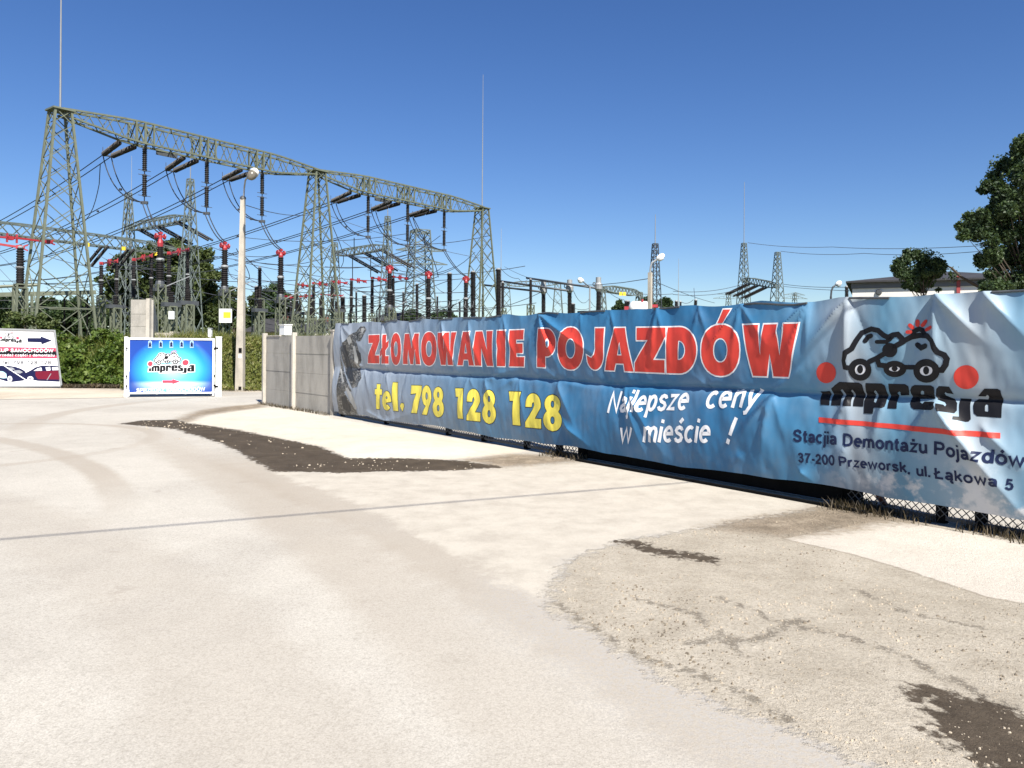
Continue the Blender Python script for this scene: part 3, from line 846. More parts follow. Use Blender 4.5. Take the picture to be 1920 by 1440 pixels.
GL = {
 'Z': [[(.06, 1), (1, 1), (1, .80), (.60, .28), (.97, .28), (.97, 0), (0, 0), (0, .2), (.42, .72), (.06, .72)]],
 'L': [[(.30, 1), (.74, 1), (.70, .72), (1, .82), (.97, .60), (.64, .46), (.62, .26), (1, .26), (1, 0), (.18, 0), (.22, .32), (0, .22), (.03, .44), (.26, .55)]],
 'O': [sup(.5, .5, .5, .5, .9), sup(.5, .5, .19, .24, .95, 18)],
 'M': [[(0, 0), (.10, 1), (.36, 1), (.50, .50), (.66, 1), (.92, 1), (1, 0), (.74, 0), (.71, .50), (.585, 0), (.42, 0), (.30, .50), (.27, 0)]],
 'W': [[(0, 1), (.18, 0), (.43, 0), (.475, .44), (.55, 0), (.82, 0), (1, 1), (.73, 1), (.66, .40), (.61, 1), (.375, 1), (.31, .40), (.27, 1)]],
 'A': [[(0, 0), (.33, 1), (.70, 1), (1, 0), (.69, 0), (.65, .17), (.37, .17), (.32, 0)], [(.42, .36), (.58, .36), (.505, .68)]],
 'N': [[(0, 0), (.04, 1), (.40, 1), (.66, .45), (.64, 1), (.97, 1), (1, 0), (.66, 0), (.34, .52), (.35, 0)]],
 'I': [[(0, 0), (.05, .5), (0, 1), (.95, 1), (1, .5), (.95, 0)]],
 'E': [[(0, 0), (.06, .5), (.03, 1), (.97, 1), (.93, .74), (.46, .74), (.46, .63), (.88, .63), (.88, .37), (.48, .37), (.48, .26), (1, .26), (.97, 0)]],
 'P': [[(0, 0), (.05, 1)] + ell(.5, .64, .5, .36, 14, 90, -90) + [(.44, .28), (.44, 0)], ell(.54, .63, .10, .12, 12)],
 'J': [[(.5, 1), (1, 1), (.95, .38)] + ell(.48, .36, .47, .36, 14, -5, -150) + [(.02, .34), (.28, .28), (.43, .36), (.50, .5)]],
 'D': [[(0, 0), (.04, 1)] + ell(.42, .5, .58, .5, 18, 90, -90), [(.37, .29), (.39, .71)] + ell(.40, .5, .22, .21, 10, 80, -80)],
 '1': [[(0, 1), (1, 1), (.97, 0), (.32, 0), (.36, .72), (.07, .72)]],
 '7': [[(.06, 1), (1, 1), (1, .82), (.56, 0), (.04, 0), (.50, .72), (0, .68)]],
 '8': [eight(), ell(.5, .74, .10, .10, 12), ell(.5, .30, .12, .11, 12)],
 '9': [ell(.5, .64, .5, .36, 22, -35, 235) + [(.40, .30), (0, 0), (.52, 0)], ell(.5, .64, .13, .13, 12)],
 '2': [ell(.5, .68, .47, .32, 20, 172, -18) + [(.60, .27), (1, .27), (1, 0), (0, 0), (.02, .16), (.44, .50), (.57, .66), (.53, .75), (.44, .72), (.40, .60), (.02, .60)]],
 't': [[(.30, 1), (.80, 1), (.74, .80), (1, .80), (.98, .58), (.72, .58), (.68, .24), (.66, 0), (.20, 0), (.22, .58), (0, .58), (.04, .80), (.26, .80)]],
 'e': [ell(.5, .5, .5, .5, 22, -4, 318) + [(.62, .30), (.42, .31), (.42, .40)], ell(.48, .66, .10, .07, 10)],
 'l': [[(0, 1), (.92, 1), (1, 0), (.08, 0)]],
 '.': [[(0, .65), (.3, 1), (.85, 1), (1, .65), (.65, 0), (.35, .25)]],
 "'": [[(.45, 1), (1, 1), (.40, 0), (0, 0)]],
}
# letters of the emblem, unit squares: heavy rounded type
EM = {
 'm': [[(0, 0), (0, .70), (.12, .86), (.26, 1), (.86, 1), (.97, .92), (1, .75), (1, 0), (.68, 0), (.70, .64), (.66, .70), (.62, .64), (.62, 0), (.36, 0), (.38, .64), (.34, .70), (.30, .64), (.28, 0)]],
 'p': [[(0, -.26), (.04, .3), (.08, 1), (.80, 1), (.94, .92), (1, .75), (1, .22), (.93, .06), (.80, 0), (.44, 0), (.40, -.26)], [(.46, .24), (.54, .20), (.58, .28), (.58, .66), (.52, .72), (.46, .66)]],
 'r': [[(0, 0), (.04, 1), (.80, 1), (.95, .92), (1, .72), (1, .56), (.62, .54), (.60, .66), (.54, .70), (.46, .64), (.42, 0)]],
 'e': [[(.15, 0), (.04, .08), (0, .24), (0, .78), (.06, .93), (.18, 1), (.85, 1), (.97, .93), (1, .78), (1, .46), (.42, .44), (.42, .30), (.50, .24), (.60, .34), (1, .34), (.98, .12), (.86, 0)], [(.44, .62), (.58, .62), (.58, .74), (.50, .78), (.44, .74)]],
 's': [[(.04, 0), (0, .30), (.36, .28), (.44, .22), (.50, .30), (.44, .38), (.10, .46), (.02, .60), (.04, .88), (.16, 1), (.62, 1), (.84, .72), (.52, .74), (.46, .78), (.42, .72), (.50, .64), (.90, .54), (1, .40), (.98, .12), (.86, 0)]],
 'j': [[(.42, 1), (1, 1), (.97, .12), (.86, .02), (.70, 0), (0, .06), (.03, .20), (.36, .20)]],
 'a': [[(.14, 0), (.02, .10), (0, .36), (.06, .54), (.20, .62), (.54, .62), (.56, .74), (.50, .78), (.44, .72), (.18, .72), (.40, 1), (.86, 1), (.97, .94), (1, .80), (1, 0)], [(.42, .20), (.52, .18), (.55, .24), (.54, .42), (.48, .45), (.42, .38)]],
}

def emblem(s, F, k, ink, red, white, off, halo=None):
    """two colliding cartoon cars over the word; F maps emblem units to photo pixels, k = metres per emblem unit"""
    def st(pts, wd=34, m=ink, o=0.0, closed=False): s.stroke([F(*p) for p in pts], wd * k, m, off + o, closed)
    def fill(pts, m, o=0.0): s.poly([s.px(*F(*p)) for p in pts], m, off + o)
    if halo is not None:
        body = [(215, 540), (205, 400), (290, 330), (400, 160), (500, 130), (600, 165), (670, 215), (760, 185), (830, 240), (910, 215), (940, 140), (1015, 140), (1060, 200), (1120, 260), (1160, 365), (1250, 400), (1270, 470), (1210, 570), (1150, 640), (1050, 670), (950, 640), (920, 545), (830, 540), (740, 610), (640, 570), (560, 520), (490, 560), (440, 640), (340, 640), (290, 560)]
        s.poly(grow([s.px(*F(*p)) for p in body], 22 * k), halo, off - 0.002)
        s.poly(grow([s.px(*F(*p)) for p in [(-20, 770), (60, 740), (200, 660), (900, 690), (1300, 700), (1560, 760), (1700, 720), (1810, 750), (1810, 1035), (1520, 1035), (1480, 1075), (1300, 1075), (1280, 1000), (520, 1000), (410, 990), (400, 930), (-30, 910)]], 25 * k), halo, off - 0.002)
        for c, r_ in (((50, 580), (95, 105)), ((1450, 625), (125, 120))):
            s.poly([s.px(*F(*p)) for p in ell(*c, r_[0] + 28, r_[1] + 28)], halo, off - 0.0014)
    st([(290, 535), (232, 525), (220, 460), (232, 385), (305, 340), (350, 260), (408, 180), (500, 143), (568, 158), (622, 205), (668, 228), (715, 203), (765, 196), (806, 235), (812, 275), (735, 318), (690, 345)])
    st([(553, 272), (650, 272), (690, 245), (715, 215)], 26)
    fill(ell(686, 355, 76, 72), ink)
    st([(825, 262), (905, 222), (990, 206), (1058, 212), (1098, 258), (1120, 330), (1160, 375), (1228, 402), (1256, 442), (1244, 502), (1208, 555), (1160, 555)])
    st([(640, 385), (545, 440), (478, 470)]); st([(560, 445), (580, 503), (650, 512)]); st([(815, 526), (950, 526)], 30)
    for (cx, cy, rx, ry, w_) in ((390, 550, 84, 82, 40), (735, 543, 84, 54, 36), (1050, 562, 96, 84, 44)):
        fill(ell(cx, cy, rx * .95, ry * .95), white, -0.001)
        st(ell(cx, cy, rx, ry), w_, ink, 0.001, True)
        fill(ell(cx, cy - 4, 30, 42 if ry > 60 else 28, 14), ink, 0.001)
    st([(915, 210), (930, 165), (978, 143), (1015, 158), (1042, 212)], 30)
    for a in ([(860, 174), (893, 172)], [(886, 105), (914, 130)], [(963, 65), (963, 104)], [(1050, 66), (1016, 107)], [(1094, 126), (1052, 150)]): st(a, 24, red)
    st([(962, 302), (1000, 332), (1040, 312)], 34); st([(440, 262), (468, 222), (498, 212)], 32)
    for c, r_ in (((50, 580), (98, 105)), ((1450, 625), (126, 120))): fill(ell(*c, *r_, 28), red)
    s.poly([s.px(*F(*p)) for p in [(-6, 900), (-6, 768), (40, 768), (85, 762), (82, 906)]], ink, off)
    for ch, x0, x1, t0, t1, b0, b1 in (('m', 100, 420, 668, 682, 907, 920), ('p', 425, 650, 684, 690, 925, 935), ('r', 662, 882, 690, 696, 938, 944), ('e', 890, 1132, 702, 708, 945, 955), ('s', 1142, 1362, 712, 724, 960, 990), ('j', 1310, 1502, 832, 842, 1060, 1075), ('a', 1520, 1802, 738, 742, 1012, 1032)):
        g = EM[ch]
        def f(p):
            x, y = p
            X = x0 + (x1 - x0) * x; yt = t0 + (t1 - t0) * x; yb = b0 + (b1 - b0) * x
            return s.px(*F(X, yb + (yt - yb) * y))
        s.poly([f(p) for p in g[0]], ink, off, [[f(p) for p in h] for h in g[1:]])

# ------------------------------------------------------------------ the long banner on the fence line
FP = Vector((-3.09, 16.6, 0)); FD = Vector((0.5988, -0.8009, 0)).normalized()   # fence line on the ground, running towards the camera
FN = Vector((-FD.y, FD.x, 0)) * -1                                             # towards the camera side
if FN.y > 0: FN = -FN
def on_fence(px):
    k = (px - 960) / FOC
    t = (k * FP.y - FP.x) / (FD.x - k * FD.y)
    return FP + FD * t, t
B0, _t0 = on_fence(634)
banner = Surf(B0 + FN * 0.07, FD, FN, gs=(0.06, 0.06))
pz = banner.plane

RID = []
def ridge(a, b_, amp, w0, w1=None, sharp=1.0):
    a, b_ = pz(*a), pz(*b_); amp *= 1.9 if amp > 0 else 1.3
    RID.append((a[0], a[1], b_[0], b_[1], amp, w0, w1 or w0 * 2.2, sharp))
# folds fanning out of the top grommets
for x0, y0, fan in ((640, 607, ((660, 690, .02), (690, 660, .015))), (718, 606, ((724, 690, .02), (740, 660, -.012))), (770, 605, ((790, 680, .015), (750, 660, .012))),
                    (830, 604, ((862, 700, .03), (800, 680, -.015))), (880, 602, ((905, 690, .025), (850, 690, -.015))), (945, 597, ((975, 680, .02), (930, 690, .014))),
                    (1012, 589, ((1050, 690, .045), (1120, 665, .05), (985, 660, -.02))), (1090, 587, ((1100, 650, .016), (1070, 650, .015))), (1145, 584, ((1130, 640, .015), (1170, 660, .018))),
                    (1235, 579, ((1225, 690, .03), (1260, 660, .018))), (1312, 575, ((1300, 660, .018), (1340, 650, .02))), (1388, 571, ((1310, 690, .03), (1375, 700, .022), (1450, 650, .02))),
                    (1518, 565, ((1430, 660, .04), (1520, 690, .02), (1460, 730, .025))), (1592, 557, ((1500, 680, .04), (1592, 760, .045), (1640, 660, -.02))),
                    (1756, 549, ((1760, 730, .05), (1700, 700, -.03), (1850, 640, .06), (1800, 700, .02))), (1848, 546, ((1935, 640, .05), (1860, 640, .02)))):
    for x1, y1, amp in fan: ridge((x0, y0), (x1, y1), amp, 0.018, 0.095)
# the tie line at mid height and what pulls away from it
mid = [(672, 690), (726, 696), (800, 700), (880, 705), (972, 707), (1046, 712), (1150, 722), (1328, 726), (1450, 735), (1592, 740), (1756, 746), (1930, 752)]
for a, b_ in zip(mid[:-1], mid[1:]): ridge(a, b_, -0.042, 0.028, 0.028)
for x0, y0, fan in ((684, 692, ((650, 660, .02), (668, 770, .02), (700, 740, .015))), (726, 696, ((738, 740, .02), (728, 650, .02))), (762, 698, ((755, 745, -.015),)),
                    (880, 705, ((868, 780, .02), (900, 740, .015))), (912, 712, ((935, 760, .03), (975, 690, .03))), (973, 706, ((930, 735, .025), (998, 815, .016), (965, 800, .012))),
                    (1047, 712, ((1120, 732, .016), (1085, 800, .03), (1020, 690, .02))), (1172, 726, ((1222, 868, .03),)), (1185, 738, ((1250, 852, .03),)),
                    (1066, 795, ((1112, 838, .04),)), (1328, 727, ((1300, 700, .02), (1360, 700, .02))),
                    (1452, 735, ((1385, 835, .035), (1432, 872, .045), (1540, 670, .03), (1480, 830, .02))),
                    (1592, 742, ((1560, 850, .03), (1600, 830, .02))), (1660, 745, ((1640, 850, .03),)), (1758, 746, ((1690, 860, .035), (1745, 880, .03), (1790, 800, .02), (1850, 880, .028), (1930, 975, .07))),
                    (1600, 830, ((1560, 900, .02),)), (1850, 800, ((1930, 880, .04),)), (700, 800, ((790, 770, .02),)), (690, 770, ((760, 812, .02),)), (1400, 850, ((1372, 880, .02),)), (1505, 880, ((1530, 905, .03),))):
    for x1, y1, amp in fan: ridge((x0, y0), (x1, y1), amp, 0.02 + .9 * max(0, amp - .02), 0.11)
RA = np.array(RID)
UMAX = 15.4
def topv(u):   return 2.135 + 0.012 * math.sin(u * 5.1) - 0.02 * abs(math.sin(u * 3.3))
def botv(u):
    b0 = pz(634, 776)[1]; b1 = pz(1920, 980)[1]
    return b0 + 0.035 + (b1 - b0) * u / 14.06 + 0.018 * math.sin(u * 1.7) + 0.02 * abs(math.sin(u * 2.4 + .4))
_mid = [pz(*p) for p in mid]
_mu = np.array([p[0] for p in _mid]); _mv = np.array([p[1] for p in _mid])
_memo = {}
def bdisp(u, v):
    k = (round(u, 3), round(v, 3))
    if k in _memo: return _memo[k]
    ax, ay, bx, by, amp, w0, w1, sh = RA.T
    dx, dy = bx - ax, by - ay
    L2 = dx * dx + dy * dy
    t = ((u - ax) * dx + (v - ay) * dy) / L2
    tc = np.clip(t, 0, 1)
    d = np.hypot(u - ax - dx * tc, v - ay - dy * tc)
    wv = w0 + (w1 - w0) * tc
    end = np.where(amp > 0, np.clip(1.15 - tc, 0, 1), 1.0) * np.where(amp > 0, np.clip(0.35 + tc * 3, 0, 1), 1.0)
    x = d / wv
    z = float(np.sum(amp * end * np.exp(-np.abs(x) ** 1.1)))
    mv = float(np.interp(u, _mu, _mv))
    # bellies between the ties
    if v > mv: z += 0.05 * math.sin(math.pi * min(1, (v - mv) / max(0.2, 2.13 - mv)))
    else: z += 0.075 * math.sin(math.pi * min(1, max(0, (v - 0.05) / max(0.2, mv - 0.05))))
    p = Vector((u * 2.1, v * 1.5, 3.3))
    z += 0.020 * mnoise.noise(p) + 0.012 * mnoise.noise(Vector((u * 5.5 + v * 1.5, v * 1.8, 8))) + 0.004 * mnoise.noise(Vector((u * 16, v * 7, 1)))
    tp = max(0, (v - 1.75) / 0.38)
    z += 0.014 * tp * tp * math.sin(u * 11 + 2 * math.sin(u * 1.9))
    _memo[k] = max(z, -0.055)
    return _memo[k]
CG = 0.022
def cloth(u, v):
    i, j = math.floor(u / CG), math.floor(v / CG)
    fu, fv = u / CG - i, v / CG - j
    h = lambda a, b_: bdisp(a * CG, b_ * CG)
    if fu + fv <= 1: return h(i, j) * (1 - fu - fv) + h(i + 1, j) * fu + h(i, j + 1) * fv
    return h(i + 1, j + 1) * (fu + fv - 1) + h(i, j + 1) * (1 - fu) + h(i + 1, j) * (1 - fv)
banner.disp = cloth
banner.gs = (CG, CG)

def banner_mat():
    m = bpy.data.materials.new('printed_banner')
    nt, N, L, b = nodes_of(m)
    uv = N.new('ShaderNodeUVMap'); uv.uv_map = 'UVMap'
    s = N.new('ShaderNodeSeparateXYZ'); L.new(uv.outputs[0], s.inputs[0])
    wob = math_node(nt, 'MULTIPLY', math_node(nt, 'SUBTRACT', noise_tex(nt, 0.8, 3, 0.5, uv.outputs[0]), 0.5), 0.06)
    f = math_node(nt, 'ADD', math_node(nt, 'DIVIDE', s.outputs[0], 15.0), wob)
    c = ramp(nt, f, [(0.0, (0.31, 0.345, 0.39)), (0.22, (0.24, 0.295, 0.365)), (0.38, (0.105, 0.215, 0.335)), (0.52, (0.042, 0.165, 0.315)), (0.74, (0.03, 0.145, 0.295)),
                     (0.805, (0.075, 0.24, 0.40)), (0.838, (0.33, 0.37, 0.40)), (0.865, (0.12, 0.28, 0.40)), (0.90, (0.30, 0.39, 0.45)), (0.915, (0.38, 0.43, 0.46)), (0.945, (0.12, 0.30, 0.44)), (1.0, (0.05, 0.22, 0.40))])
    # printed clouds along the foot at the right end
    n = noise_tex(nt, 2.6, 5, 0.62, uv.outputs[0])
    k = math_node(nt, 'MULTIPLY', maprange(nt, n, 0.48, 0.60), maprange(nt, s.outputs[0], 12.0, 13.0))
    k = math_node(nt, 'MULTIPLY', k, maprange(nt, s.outputs[1], 0.35, 0.75, 1, 0))
    c = mixc(nt, math_node(nt, 'MULTIPLY', k, 0.85), c, (0.70, 0.69, 0.67))
    fade = math_node(nt, 'MULTIPLY', maprange(nt, noise_tex(nt, 1.2, 4, 0.6, uv.outputs[0]), 0.45, 0.7), 0.2)
    c = mixc(nt, math_node(nt, 'MULTIPLY', fade, 0.6), c, (0.5, 0.53, 0.56))
    gr = math_node(nt, 'MULTIPLY', maprange(nt, noise_tex(nt, 1.6, 6, 0.7, uv.outputs[0]), 0.45, 0.75), maprange(nt, s.outputs[1], 0.1, 0.9, 0.45, 0.12))
    c = mixc(nt, 0.1, c, (0, 0.02, 0.06))
    c = mixc(nt, gr, c, (0.17, 0.17, 0.16))
    L.new(c, b.inputs['Base Color'])
    b.inputs['Roughness'].default_value = 0.42
    b.inputs['Specular IOR Level'].default_value = 0.3
    return m
def print_mat(name, col, rough=0.45):
    return mat(name, col, rough, 0, 0.06, 3, 0, 0.2)
def scrap_mat():
    m = bpy.data.materials.new('printed_scrap_photo')
    nt, N, L, b = nodes_of(m)
    uv = N.new('ShaderNodeUVMap'); uv.uv_map = 'UVMap'
    mp = N.new('ShaderNodeMapping'); mp.inputs['Rotation'].default_value = (0, 0, 0.6); mp.inputs['Scale'].default_value = (2.2, 6, 1); L.new(uv.outputs[0], mp.inputs['Vector'])
    n = noise_tex(nt, 2.6, 6, 0.7, mp.outputs[0], 1.4)
    L.new(ramp(nt, n, [(0.38, (0.012, 0.012, 0.012)), (0.52, (0.07, 0.065, 0.055)), (0.62, (0.30, 0.29, 0.27)), (0.72, (0.05, 0.05, 0.05)), (0.85, (0.4, 0.39, 0.37))]), b.inputs['Base Color'])
    b.inputs['Roughness'].default_value = 0.45
    return m
P_RED = print_mat('print_red', (0.60, 0.055, 0.04)); P_WHITE = print_mat('print_white', (0.78, 0.78, 0.78)); P_YEL = print_mat('print_yellow', (0.78, 0.66, 0.10))
P_BLK = print_mat('print_black', (0.010, 0.010, 0.012)); P_NAVY = print_mat('print_navy', (0.012, 0.02, 0.06))

# cloth
for i in range(int(UMAX / CG)):
    u0, u1 = i * CG, (i + 1) * CG
    t0, t1, b0, b1 = topv(u0), topv(u1), botv(u0), botv(u1)
    for j in range(math.floor(min(b0, b1) / CG), math.floor(max(t0, t1) / CG) + 1):
        v0, v1 = j * CG, (j + 1) * CG
        q = [(u0, min(max(v0, b0), t0)), (u1, min(max(v0, b1), t1)), (u1, min(max(v1, b1), t1)), (u0, min(max(v1, b0), t0))]
        for sg in (1, -1):
            e = clip_diag(q, i, j, CG, CG, sg)
            if len(e) > 2: banner.face(e, 0, 0.0)
O1, O2 = 0.0012, 0.0036
RED, WHI, YEL, BLK, NAV, SCR = 1, 2, 3, 4, 5, 6
# headline: letter extents as photographed
def yt(x): return np.interp(x, [689, 983, 1007, 1250, 1500], [628.5, 618.5, 616.5, 614, 606.5])
def yb(x): return np.interp(x, [689, 983, 1007, 1250, 1500], [681, 687.5, 688, 699.5, 707.5])
for ch, x0, x1 in (('Z', 690, 712), ('L', 712.5, 729), ('O', 733, 752), ('M', 756, 788.5), ('O', 790, 819), ('W', 821, 856), ('A', 858, 889), ('N', 891, 925), ('I', 932, 948), ('E', 955, 983.5),
                   ('P', 1007.5, 1042), ('O', 1046, 1093.5), ('J', 1099.5, 1133), ('A', 1135, 1188), ('Z', 1190.5, 1248), ('D', 1250.5, 1306), ('O', 1315, 1386.5), ('W', 1394, 1497)):
    ov = 2.2 if ch == 'O' else 0
    banner.glyph(GL[ch], x0, x1, yt(x0) - ov, yt(x1) - ov, yb(x0) + ov, yb(x1) + ov, RED, O2, 0.017, WHI)
banner.glyph(GL["'"], 1345, 1370, 581, 580, 606, 605, RED, O2, 0.015, WHI)
for ch, x0, x1, t0, b0 in (('t', 703, 716.5, 720, 766.5), ('e', 717, 734, 733, 769), ('l', 737, 747, 717, 770), ('.', 750, 758, 756, 771), ('7', 770.5, 791, 722.5, 774), ('9', 791.5, 809, 722.5, 777), ('8', 811.5, 832.5, 725, 781.5),
                           ('1', 854, 869, 728, 784), ('2', 875, 901, 729, 788), ('8', 904.5, 930, 731, 793.5), ('1', 954.5, 977, 734, 796), ('2', 985, 1015, 737, 801), ('8', 1019, 1053.5, 739.5, 807)):
    dy = (x1 - x0) * 0.085
    banner.glyph(GL[ch], x0, x1, t0, t0 + dy * .4, b0, b0 + dy, YEL, O2, 0.011, BLK)
# script line
def pd(a, b_): return math.dist(banner.px(*a), banner.px(*b_))
banner.text('Najlepsze', (1138, 775), (1292, 769), pd((1138, 775), (1138, 735)), WHI, O2, 0.155, 0.30)
banner.text('ceny', (1320, 767), (1420, 764), pd((1320, 767), (1320, 722)), WHI, O2, 0.155, 0.30)
banner.text('w', (1162, 831), (1188, 831), pd((1162, 831), (1162, 790)), WHI, O2, 0.155, 0.30)
banner.text('mieście', (1205, 830), (1335, 831), pd((1205, 830), (1205, 788)), WHI, O2, 0.155, 0.30)
banner.text('!', (1358, 832), (1380, 832), pd((1358, 832), (1358, 783)), WHI, O2, 0.155, 0.30)
# emblem and address
FE = lambda x, y: (1540 + x / 5.3333, 590 + y / 5.3333)
kk = math.dist(pz(1540, 720), pz(1860, 735)) / (320 * 5.3333) * 1.55
emblem(banner, FE, kk, BLK, RED, WHI, O2)
banner.ppoly([(1535.5, 782), (1640, 792), (1760, 803), (1876, 811.5), (1876, 822), (1760, 813), (1640, 801), (1535.5, 792)], RED, O2)
banner.text('Stacjia', (1487.5, 828), (1569, 834.5), pd((1487, 828), (1487, 805)), NAV, O2, 0.20)
banner.text('Demontażu', (1580, 836), (1739, 851), pd((1580, 836), (1580, 812.5)), NAV, O2, 0.20)
banner.text('Pojazdów', (1751, 852.5), (1921, 877), pd((1751, 852), (1751, 827)), NAV, O2, 0.20)
banner.text('37-200', (1497.5, 867), (1565, 873), pd((1498, 867), (1498, 849)), NAV, O2, 0.20)
banner.text('Przeworsk,', (1574, 874), (1707, 887), pd((1574, 874), (1574, 856)), NAV, O2, 0.20)
banner.text('ul.', (1719, 892), (1745, 895), pd((1719, 893), (1719, 873)), NAV, O2, 0.20)
banner.text('Łąkowa', (1753, 897), (1870, 914), pd((1753, 897), (1753, 877)), NAV, O2, 0.20)
banner.text('5', (1884, 918), (1900, 920), pd((1884, 919), (1884, 898)), NAV, O2, 0.20)
# the printed heap of crushed cars at the far end
for poly in ([(645, 640), (655, 628), (662, 624), (668, 622), (673, 626), (668, 640), (672, 655), (678, 675), (676, 690), (678, 708), (670, 725), (660, 728), (655, 716), (648, 700), (641, 672), (638, 652)],
             [(636.5, 650), (639, 672), (644, 690), (652, 718), (660, 735), (650, 732), (645, 735), (655, 752), (668, 768), (671, 777), (655, 778), (636, 776)],
             [(668, 622), (676, 612), (684, 612), (687, 618), (680, 632), (676, 640), (670, 640)]):
    banner.ppoly(poly, SCR, O1)
for c, poly in ((7, [(662, 650), (666, 648), (672, 672), (676, 690), (671, 692), (665, 676)]), (7, [(650, 634), (656, 630), (660, 640), (655, 648)]), (8, [(668, 656), (676, 662), (678, 676), (674, 678), (670, 668)]), (7, [(648, 728), (652, 726), (664, 748), (670, 766), (666, 768), (656, 750)]),
                (8, [(641, 650), (648, 646), (660, 690), (664, 712), (658, 716), (650, 700)]), (7, [(677, 616), (682, 614), (684, 618), (679, 626)]), (8, [(640, 745), (647, 742), (660, 768), (654, 774), (644, 766)]), (7, [(637.5, 690), (641, 692), (646, 716), (642, 718)])):
    banner.ppoly(poly, c, O2)
t = thing('banner', 'long wrinkled blue and grey vinyl banner with red headline, tied along the fence', 'banner', tuple(B0))
bo = banner.build('print_sheet', [banner_mat(), P_RED, P_WHITE, P_YEL, P_BLK, P_NAVY, scrap_mat(), print_mat('print_steel_grey', (0.36, 0.36, 0.34)), print_mat('print_charcoal', (0.03, 0.03, 0.032))], t)
for x0, x1 in ((640, 655), (715, 745), (770, 790), (826, 848), (870, 905), (912, 942), (1012, 1048), (1090, 1135), (1228, 1276), (1395, 1517), (1594, 1668), (1862, 1925)):
    u0, u1 = pz(x0, 600)[0], pz(x1, 600)[0]
    n = max(2, int((u1 - u0) / .15)); hem = MB()
    hem.tube([banner.P(u0 + (u1 - u0) * i / n, topv(u0 + (u1 - u0) * i / n) - 0.012 - 0.02 * math.sin(math.pi * i / n) * (u1 - u0 > .8), 0.008) for i in range(n + 1)], 0.012, 6)
    hem.build('hem', M['steel_dark'], t)
# ------------------------------------------------------------------ fence, gate and wall behind the banner
def fp(px, z=0.0, back=0.0):
    p, t = on_fence(px); q = p - FN * back
    return Vector((q.x, q.y, z))

def chain_fence(label, px0, px1, posts, braces):
    a, b_ = fp(px0), fp(px1)
    L = (b_ - a).length
    f = thing('chain_link_fence', label, 'fence', tuple(a))
    mb = MB(); s = 0.075; H = 1.95
    d = (b_ - a).normalized()
    k = -int(H / s)
    while k * s < L:
        for sg in (1, -1):
            # diagonal wire, clipped to the panel
            x0, z0 = k * s, 0.06
            x1, z1 = x0 + H, 0.06 + H
            if x0 < 0: z0 -= x0; x0 = 0
            if x1 > L: z1 -= x1 - L; x1 = L
            if x1 > x0:
                o = Vector((0, 0, 0)) - FN * (0.008 * sg)
                if sg > 0: mb.bar(a + d * x0 + Vector((0, 0, z0)) + o, a + d * x1 + Vector((0, 0, z1)) + o, 0.007, cap=False)
                else: mb.bar(a + d * (L - x0) + Vector((0, 0, z0)) + o, a + d * (L - x1) + Vector((0, 0, z1)) + o, 0.007, cap=False)
        k += 1
    mb.build('wire_mesh', M['steel_dark'], f)
    for z in (0.05, 1.05, 1.98):
        r_ = MB(); r_.bar(fp(px0, z, .04), fp(px1, z, .04), 0.035)
        r_.build('rail', M['steel_dark'], f)
    for p in posts:
        r_ = MB(); q = fp(p, 0, .05)
        r_.box(q + Vector((0, 0, 1.0)), (0.08, 0.08, 2.06), math.atan2(FD.y, FD.x)); r_.box(q + Vector((0, 0, 2.04)), (0.10, 0.10, 0.02), math.atan2(FD.y, FD.x))
        r_.build('post', M['black'], f)
    for p, dx in braces:
        r_ = MB(); q = fp(p, 0, .13)
        r_.bar(q, q - FD * dx + Vector((0, 0, 1.2)), 0.05, 0.05)
        r_.build('brace', M['rust'], f)
    return f
chain_fence('black posted chain link fence under the grey end of the banner', 634, 1083, [640, 722, 838, 905, 985, 1046], [(912, 0.5)])
chain_fence('rusty braced chain link fence under the emblem end of the banner', 1592, 2060, [1600, 1764, 1838, 1990], [(1655, 0.75)])

gt = thing('sliding_gate', 'low black steel beam of the sliding gate under the blue part of the banner', 'gate', tuple(fp(1330)))
ang = math.atan2(FD.y, FD.x)
def fbox(mb, p0, p1, z, h, w, back):
    a, b_ = fp(p0, z, back), fp(p1, z, back)
    mb.box((a + b_) / 2, ((b_ - a).length, w, h), ang)
mb = MB(); fbox(mb, 1100, 1578, 0.125, 0.19, 0.12, 0.10); mb.build('bottom_beam', M['black'], gt)
mb = MB(); fbox(mb, 1100, 1578, 2.0, 0.06, 0.06, 0.10); fbox(mb, 1100, 1578, 1.1, 0.05, 0.05, 0.10)
for p in (1104, 1200, 1300, 1400, 1490, 1574):
    q = fp(p, 1.12, .10); mb.box(q, (0.05, 0.05, 1.72), ang)
mb.build('frame', M['black'], gt)
for p in (1086, 1590):
    mb = MB(); q = fp(p, 1.05, .12); mb.box(q, (0.14, 0.14, 2.1), ang); mb.box(q + Vector((0, 0, 1.07)), (0.17, 0.17, 0.04), ang); mb.build('gate_post', M['black'], gt)
mb = MB(); fbox(mb, 1098, 1640, 0.018, 0.028, 0.05, -0.16); mb.build('guide_rail', M['black'], gt)

